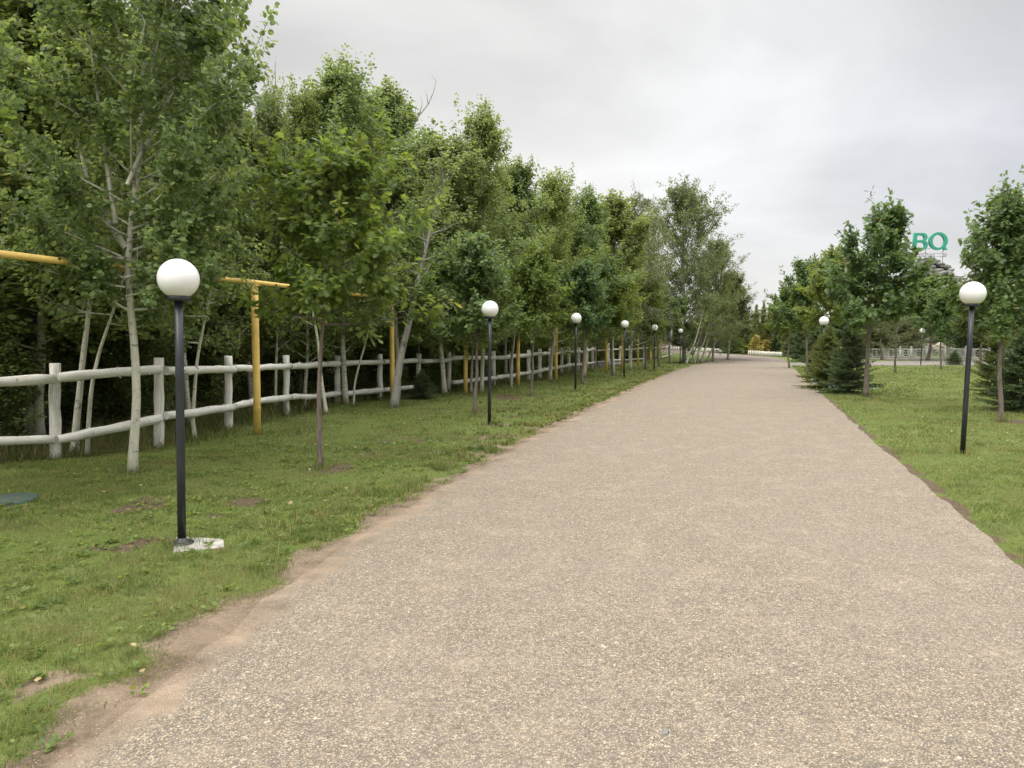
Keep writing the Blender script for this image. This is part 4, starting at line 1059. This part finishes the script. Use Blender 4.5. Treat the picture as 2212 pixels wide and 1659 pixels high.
def small_text(s, x, w):
    cu = bpy.data.curves.new('lettering', 'FONT'); cu.body = s; cu.size = .58; cu.extrude = .03
    ob = bpy.data.objects.new('lettering', cu); me = bpy.data.meshes.new_from_object(ob); bpy.data.objects.remove(ob)
    xs_ = [v.co.x for v in me.vertices]; k = w * KS / (max(xs_) - min(xs_))
    me.transform(Matrix.Diagonal((k, 1, 1, 1))); me.transform(Matrix.Rotation(math.pi / 2, 4, 'X')); me.materials.clear(); me.materials.append(M['sign_grey'])
    o_ = link('lettering', me, root); o_.location = (Zp(x, 0)[0], 0, Zp(0, 1190)[1]); return o_
small_text('BaiQan', 420, 735); small_text('ai', 1445, 160)
for x, y0 in ((408, 980), (878, 905), (1500, 965)):
    mb = MB(); a = Zp(x, y0); mb.tube([(a[0], .14, a[1]), (a[0], .14, Zp(0, 1900)[1])], .035, 6); link('pole', mb.mesh('pole', M['steel']), root)
mb = MB()
for x0, x1, y in ((890, 1000, 535), (878, 1060, 908), (408, 1610, 1090), (408, 1610, 1196)): a = Zp(x0, y); c = Zp(x1, y); mb.tube([(a[0], .12, a[1]), (c[0], .12, c[1])], .022, 6)
link('crossbar', mb.mesh('crossbar', M['steel']), root)
# dark grotto and boulders on the garden bank, stones by the gate
def boulder(label, px, Y, size, mat='boulder', seed=1, dz=.3, name='boulder', py=None):
    mb = MB(); rock_into(mb, (0, 0, size[2] * dz), size, np.random.default_rng(seed), 3)
    o_ = mb.build(name, M[mat], None, False); o_.location = groundY(px, Y) if py is None else at(px, py); return tag(o_, label, 'rock')
mb = MB(); rng = np.random.default_rng(9)
for i in range(60): rock_into(mb, (rng.uniform(-1.1, 1.1), rng.uniform(-.6, .6), rng.uniform(0, 2.7)), (rng.uniform(.3, .6), .45, rng.uniform(.16, .3)), rng, 1)
o_ = mb.build('rock_grotto', M['rock'], None, False); o_.location = groundY(1990, 68); tag(o_, 'dark rock grotto behind the lamp on the far lawn edge', 'rock grotto')
boulder('large pale boulder left of the garden lamps behind the ornate fence', 2000, 63, (.75, .6, .55), seed=3)
boulder('grey brown boulder at the foot of the rock grotto', 1984, 62, (.7, .6, .5), 'rock', seed=4)
boulder('beige boulder between the two short garden lamps', 2033, 65, (.6, .5, .42), seed=5)
boulder('small white boulder right of the short garden lamps', 2054, 64, (.5, .5, .4), seed=6)
boulder('pale boulder on the garden bank behind the nearest lawn lamp pole', 2096, 63, (.6, .5, .42), seed=7)
boulder('rounded grey stone at the left foot of the rail gate', 1297, 0, (.3, .28, .24), 'rock', seed=8, py=792)
boulder('flat grey stone right of the rail gate', 1320, 0, (.5, .3, .2), 'rock', seed=9, py=790)
boulder('low stone farthest right by the rail gate', 1334, 0, (.4, .3, .16), 'rock', seed=10, py=790)
boulder('dark pebble lying on the road near the bottom of the view', 1437, 0, (.022, .018, .014), 'rock', seed=12, dz=.4, name='pebble', py=1585)
# thin sign post seen edge on by the bend
b_ = at(1446, 787); root = thing('sign_post', 'thin grey sign post seen edge on among the last verge oaks', 'sign', b_)
mb = MB(); mb.tube([(0, 0, -.05), (0, 0, 2.3)], .025, 8); link('pole', mb.mesh('pole', M['steel']), root)
mb = MB(); mb.box((0, -.03, 1.75), (.1, .5, .75), .2); link('sign_board', mb.mesh('sign_board', M['steel'], False), root)

# ------------------------------------------------------------------ grass and ground cover
SLAB = at(415, 1180) + Vector((.03, .06, 0))
rng = np.random.default_rng(101)
def blades_mesh(name, V, mat):
    n = len(V) // 5; k = np.arange(n)[:, None] * 5
    f = (k + np.array([0, 1, 2, 4, 4, 2, 3])[None]).ravel(); st = (np.arange(n)[:, None] * 7 + np.array([0, 4])[None]).ravel()
    return np_mesh(name, V, f, st, mat)
def scatter(n, x0, x1, y0, y1):
    return rng.uniform(x0, x1, n), rng.uniform(y0, y1, n)
def grass_obj(name, label, zones, mat, hk=1.0, wood=False):
    Vs = []; ks = []
    for (x0, x1, y0, y1, dens, h, w) in zones:
        n = int((x1 - x0) * (y1 - y0) * dens); x, y = scatter(n, x0, x1, y0, y1)
        keep = np.abs(x) < y * .72 + .6
        x, y = x[keep], y[keep]
        bb = bare(x, y); ins = inside(ROADP, x, y) | inside(PATHP, x, y); wsd = wood_side(x, y)
        clump = noise2(x * 4, y * 4, 61, 3); cl2 = noise2(x * 1.1, y * 1.1, 66, 3)
        if wood: k_ = (wsd > -.35 + .5 * (cl2 - .5)) & (wsd < 1.6) & (rng.random(len(x)) < clump * 1.6)
        else: k_ = (rng.random(len(x)) < np.clip((1 - bb * 1.02) + .22 * (clump > .55), 0, 1) * np.clip(.25 + 1.5 * (clump - .25), .1, 1)) & (wsd < .1)
        k_ &= ~ins
        k_ &= ~((x > SLAB[0] - .06) & (x < SLAB[0] + .2) & (np.abs(y - SLAB[1]) < .17))
        x, y, clump, cl2, bb = x[k_], y[k_], clump[k_], cl2[k_], bb[k_]
        n = len(x); z = ground_z(x, y)
        a = rng.random(n) * 6.283; hh = h * (.45 + .8 * rng.random(n)) * np.clip(.15 + 1.7 * cl2, .35, 1.6) * hk; ww = w * (.6 + .8 * rng.random(n))
        ln = rng.normal(0, .65, (n, 2)) * hh[:, None]
        bx, by = np.cos(a) * ww / 2, np.sin(a) * ww / 2
        base = np.column_stack([x, y, z - .004])
        side = np.column_stack([bx, by, np.zeros(n)])
        mid = base + np.column_stack([ln * .32, hh * .6]); tip = base + np.column_stack([ln, hh * .92])
        Vs.append(np.stack([base - side, base + side, mid + side * .7, tip, mid - side * .7], 1).reshape(-1, 3))
    V = np.vstack(Vs); o_ = link(name, blades_mesh(name, V, M[mat]))
    return tag(o_, label, 'grass', None, 'stuff')
grass_obj('lawn_grass', 'short patchy green grass on both verges and the right lawn', [
    (-5.5, .5, 2.6, 6.2, 8000, .042, .0034), (-8, 1.0, 6.2, 10.5, 4000, .042, .005), (-8, 3.5, 10.5, 17, 1200, .047, .0085), (-6, 9, 17, 30, 260, .06, .018), (-2, 14, 30, 56, 45, .07, .045),
    (3.2, 8.5, 4.6, 10, 4200, .04, .0048), (4.8, 16, 10, 18, 1200, .043, .0085), (6, 24, 18, 32, 240, .06, .022), (10, 34, 32, 44, 55, .06, .04)], 'grass')
grass_obj('undergrowth', 'tall dull weeds and dry grass along the foot of the log fence', [(-10, -3, 7.5, 14, 420, .26, .009), (-8, 0, 14, 22, 200, .26, .014), (-4, 6, 22, 36, 90, .28, .025)], 'weeds', 1.1, True)
# longer tufts on the bare strip beside the road
NT = 2200; t_ = rng.random(NT) ** .9; ii = (50 + t_ * 290).astype(int); off = rng.gamma(1.7, .3, NT) + .1
tx = LEs[ii, 0] - off; ty = LEs[ii, 1] + rng.normal(0, .1, NT); k_ = noise2(tx * 1.9, ty * 1.9, 77) > .45; tx, ty = tx[k_], ty[k_]
nb = 20; x = np.repeat(tx, nb); y = np.repeat(ty, nb); n = len(x); x = x + rng.normal(0, .022, n); y = y + rng.normal(0, .022, n)
a = rng.random(n) * 6.283; hh = .06 * (.5 + rng.random(n)) * np.repeat(.6 + .8 * rng.random(len(tx)), nb); out_ = rng.uniform(.3, 1.3, n) * hh
dxy = np.column_stack([np.cos(a), np.sin(a)]); side = np.column_stack([-np.sin(a), np.cos(a), np.zeros(n)]) * .0018 * np.clip(y / 5, .8, 3)[:, None]
base = np.column_stack([x, y, ground_z(x, y) - .003]); mid = base + np.column_stack([dxy * out_[:, None] * .4, hh * .8]); tip = base + np.column_stack([dxy * out_[:, None], hh * .75])
V = np.stack([base - side, base + side, mid + side * .8, tip, mid - side * .8], 1).reshape(-1, 3)
BASES = [at(a, c) for a, c in ((285, 1022), (693, 1010), (393, 1180), (557, 938), (424, 950), (1057, 917), (1025, 891), (850, 880), (848, 866), (2079, 980), (2162, 911), (1870, 857), (1243, 845), (1146, 855), (706, 893), (764, 877)) + tuple((q[0], q[2]) for q in PX[:12])]
bx = np.array([v.x for v in BASES]); by = np.array([v.y for v in BASES]); nb = 60; x = np.repeat(bx, nb); y = np.repeat(by, nb); n = len(x); aa = rng.random(n) * 6.283; rd = rng.uniform(.05, .17, n)
x = x + np.cos(aa) * rd; y = y + np.sin(aa) * rd; a = rng.random(n) * 6.283; hh = .11 * (.4 + .8 * rng.random(n)); out_ = rng.uniform(.2, .8, n) * hh
dxy = np.column_stack([np.cos(a), np.sin(a)]); side = np.column_stack([-np.sin(a), np.cos(a), np.zeros(n)]) * .002 * np.clip(y / 5, .8, 3)[:, None]
base = np.column_stack([x, y, ground_z(x, y) - .003]); mid = base + np.column_stack([dxy * out_[:, None] * .35, hh * .65]); tip = base + np.column_stack([dxy * out_[:, None], hh])
V = np.vstack([V, np.stack([base - side, base + side, mid + side * .8, tip, mid - side * .8], 1).reshape(-1, 3)])
tag(link('verge_grass', blades_mesh('verge_grass', V, M['grass'])), 'loose grass tufts on the soil strip by the road and round pole feet', 'grass', None, 'stuff')
# broad leaf weeds in the near verges
x, y = scatter(2200, -6, 1.2, 2.8, 11); b_ = bare(x, y); k_ = ~inside(ROADP, x, y) & (noise2(x * 1.3, y * 1.3, 91) > .45) & (wood_side(x, y) < -.3) & (b_ < .9)
x, y = x[k_], y[k_]; nl = 9; xx = np.repeat(x, nl); yy = np.repeat(y, nl); n = len(xx); a = rng.random(n) * 6.283
P = np.column_stack([xx + rng.normal(0, .025, n), yy + rng.normal(0, .025, n), ground_z(xx, yy) + rng.uniform(.005, .035, n)])
T = np.column_stack([np.cos(a), np.sin(a), rng.uniform(.1, .7, n)]); N = nrm(np.array([0, 0, 1.]) + rng.normal(0, .3, (n, 3)))
tag(link('ground_weeds', leaves_mesh('ground_weeds', P, N, T, rng.uniform(.015, .042, n), LEAF_OVAL, M['oak_young'])), 'broad leaved clover and plantain patches in the left verge', 'weeds', None, 'stuff')
# fallen leaves
x, y = scatter(900, -7, 9, 3, 16); k_ = ~inside(ROADP, x, y) & (wood_side(x, y) < 0); x, y = x[k_][:260], y[k_][:260]; n = len(x); a = rng.random(n) * 6.283
tag(link('fallen_leaves', leaves_mesh('fallen_leaves', np.column_stack([x, y, ground_z(x, y) + rng.uniform(.015, .05, n)]), nrm(np.array([0, 0, 1.]) + rng.normal(0, .35, (n, 3))), np.column_stack([np.cos(a), np.sin(a), rng.normal(0, .2, n)]),
    rng.uniform(.03, .06, n), LEAF_OVAL, M['dry'])), 'scattered dry leaves lying in the grass', 'leaves', None, 'stuff')
# silvery ground cover at the right road edge
c = at(1770, 832); x = c.x + rng.normal(0, .45, 1500); y = c.y + rng.normal(0, 1.1, 1500); k_ = ~inside(ROADP, x, y); x, y = x[k_], y[k_]; n = len(x)
tag(link('silver_ground_cover', leaves_mesh('silver_ground_cover', np.column_stack([x, y, zbase(x, y) + rng.uniform(0, .1, n)]), nrm(rng.normal(0, 1, (n, 3)) + [0, 0, 1]), nrm(rng.normal(0, 1, (n, 3)) + [0, 0, .6]), rng.uniform(.06, .12, n), LEAF_OVAL, M['silver'])),
    'patch of silvery low plants at the right road edge under the conifers', 'plants', None, 'stuff')
print('objects', len(bpy.data.objects))
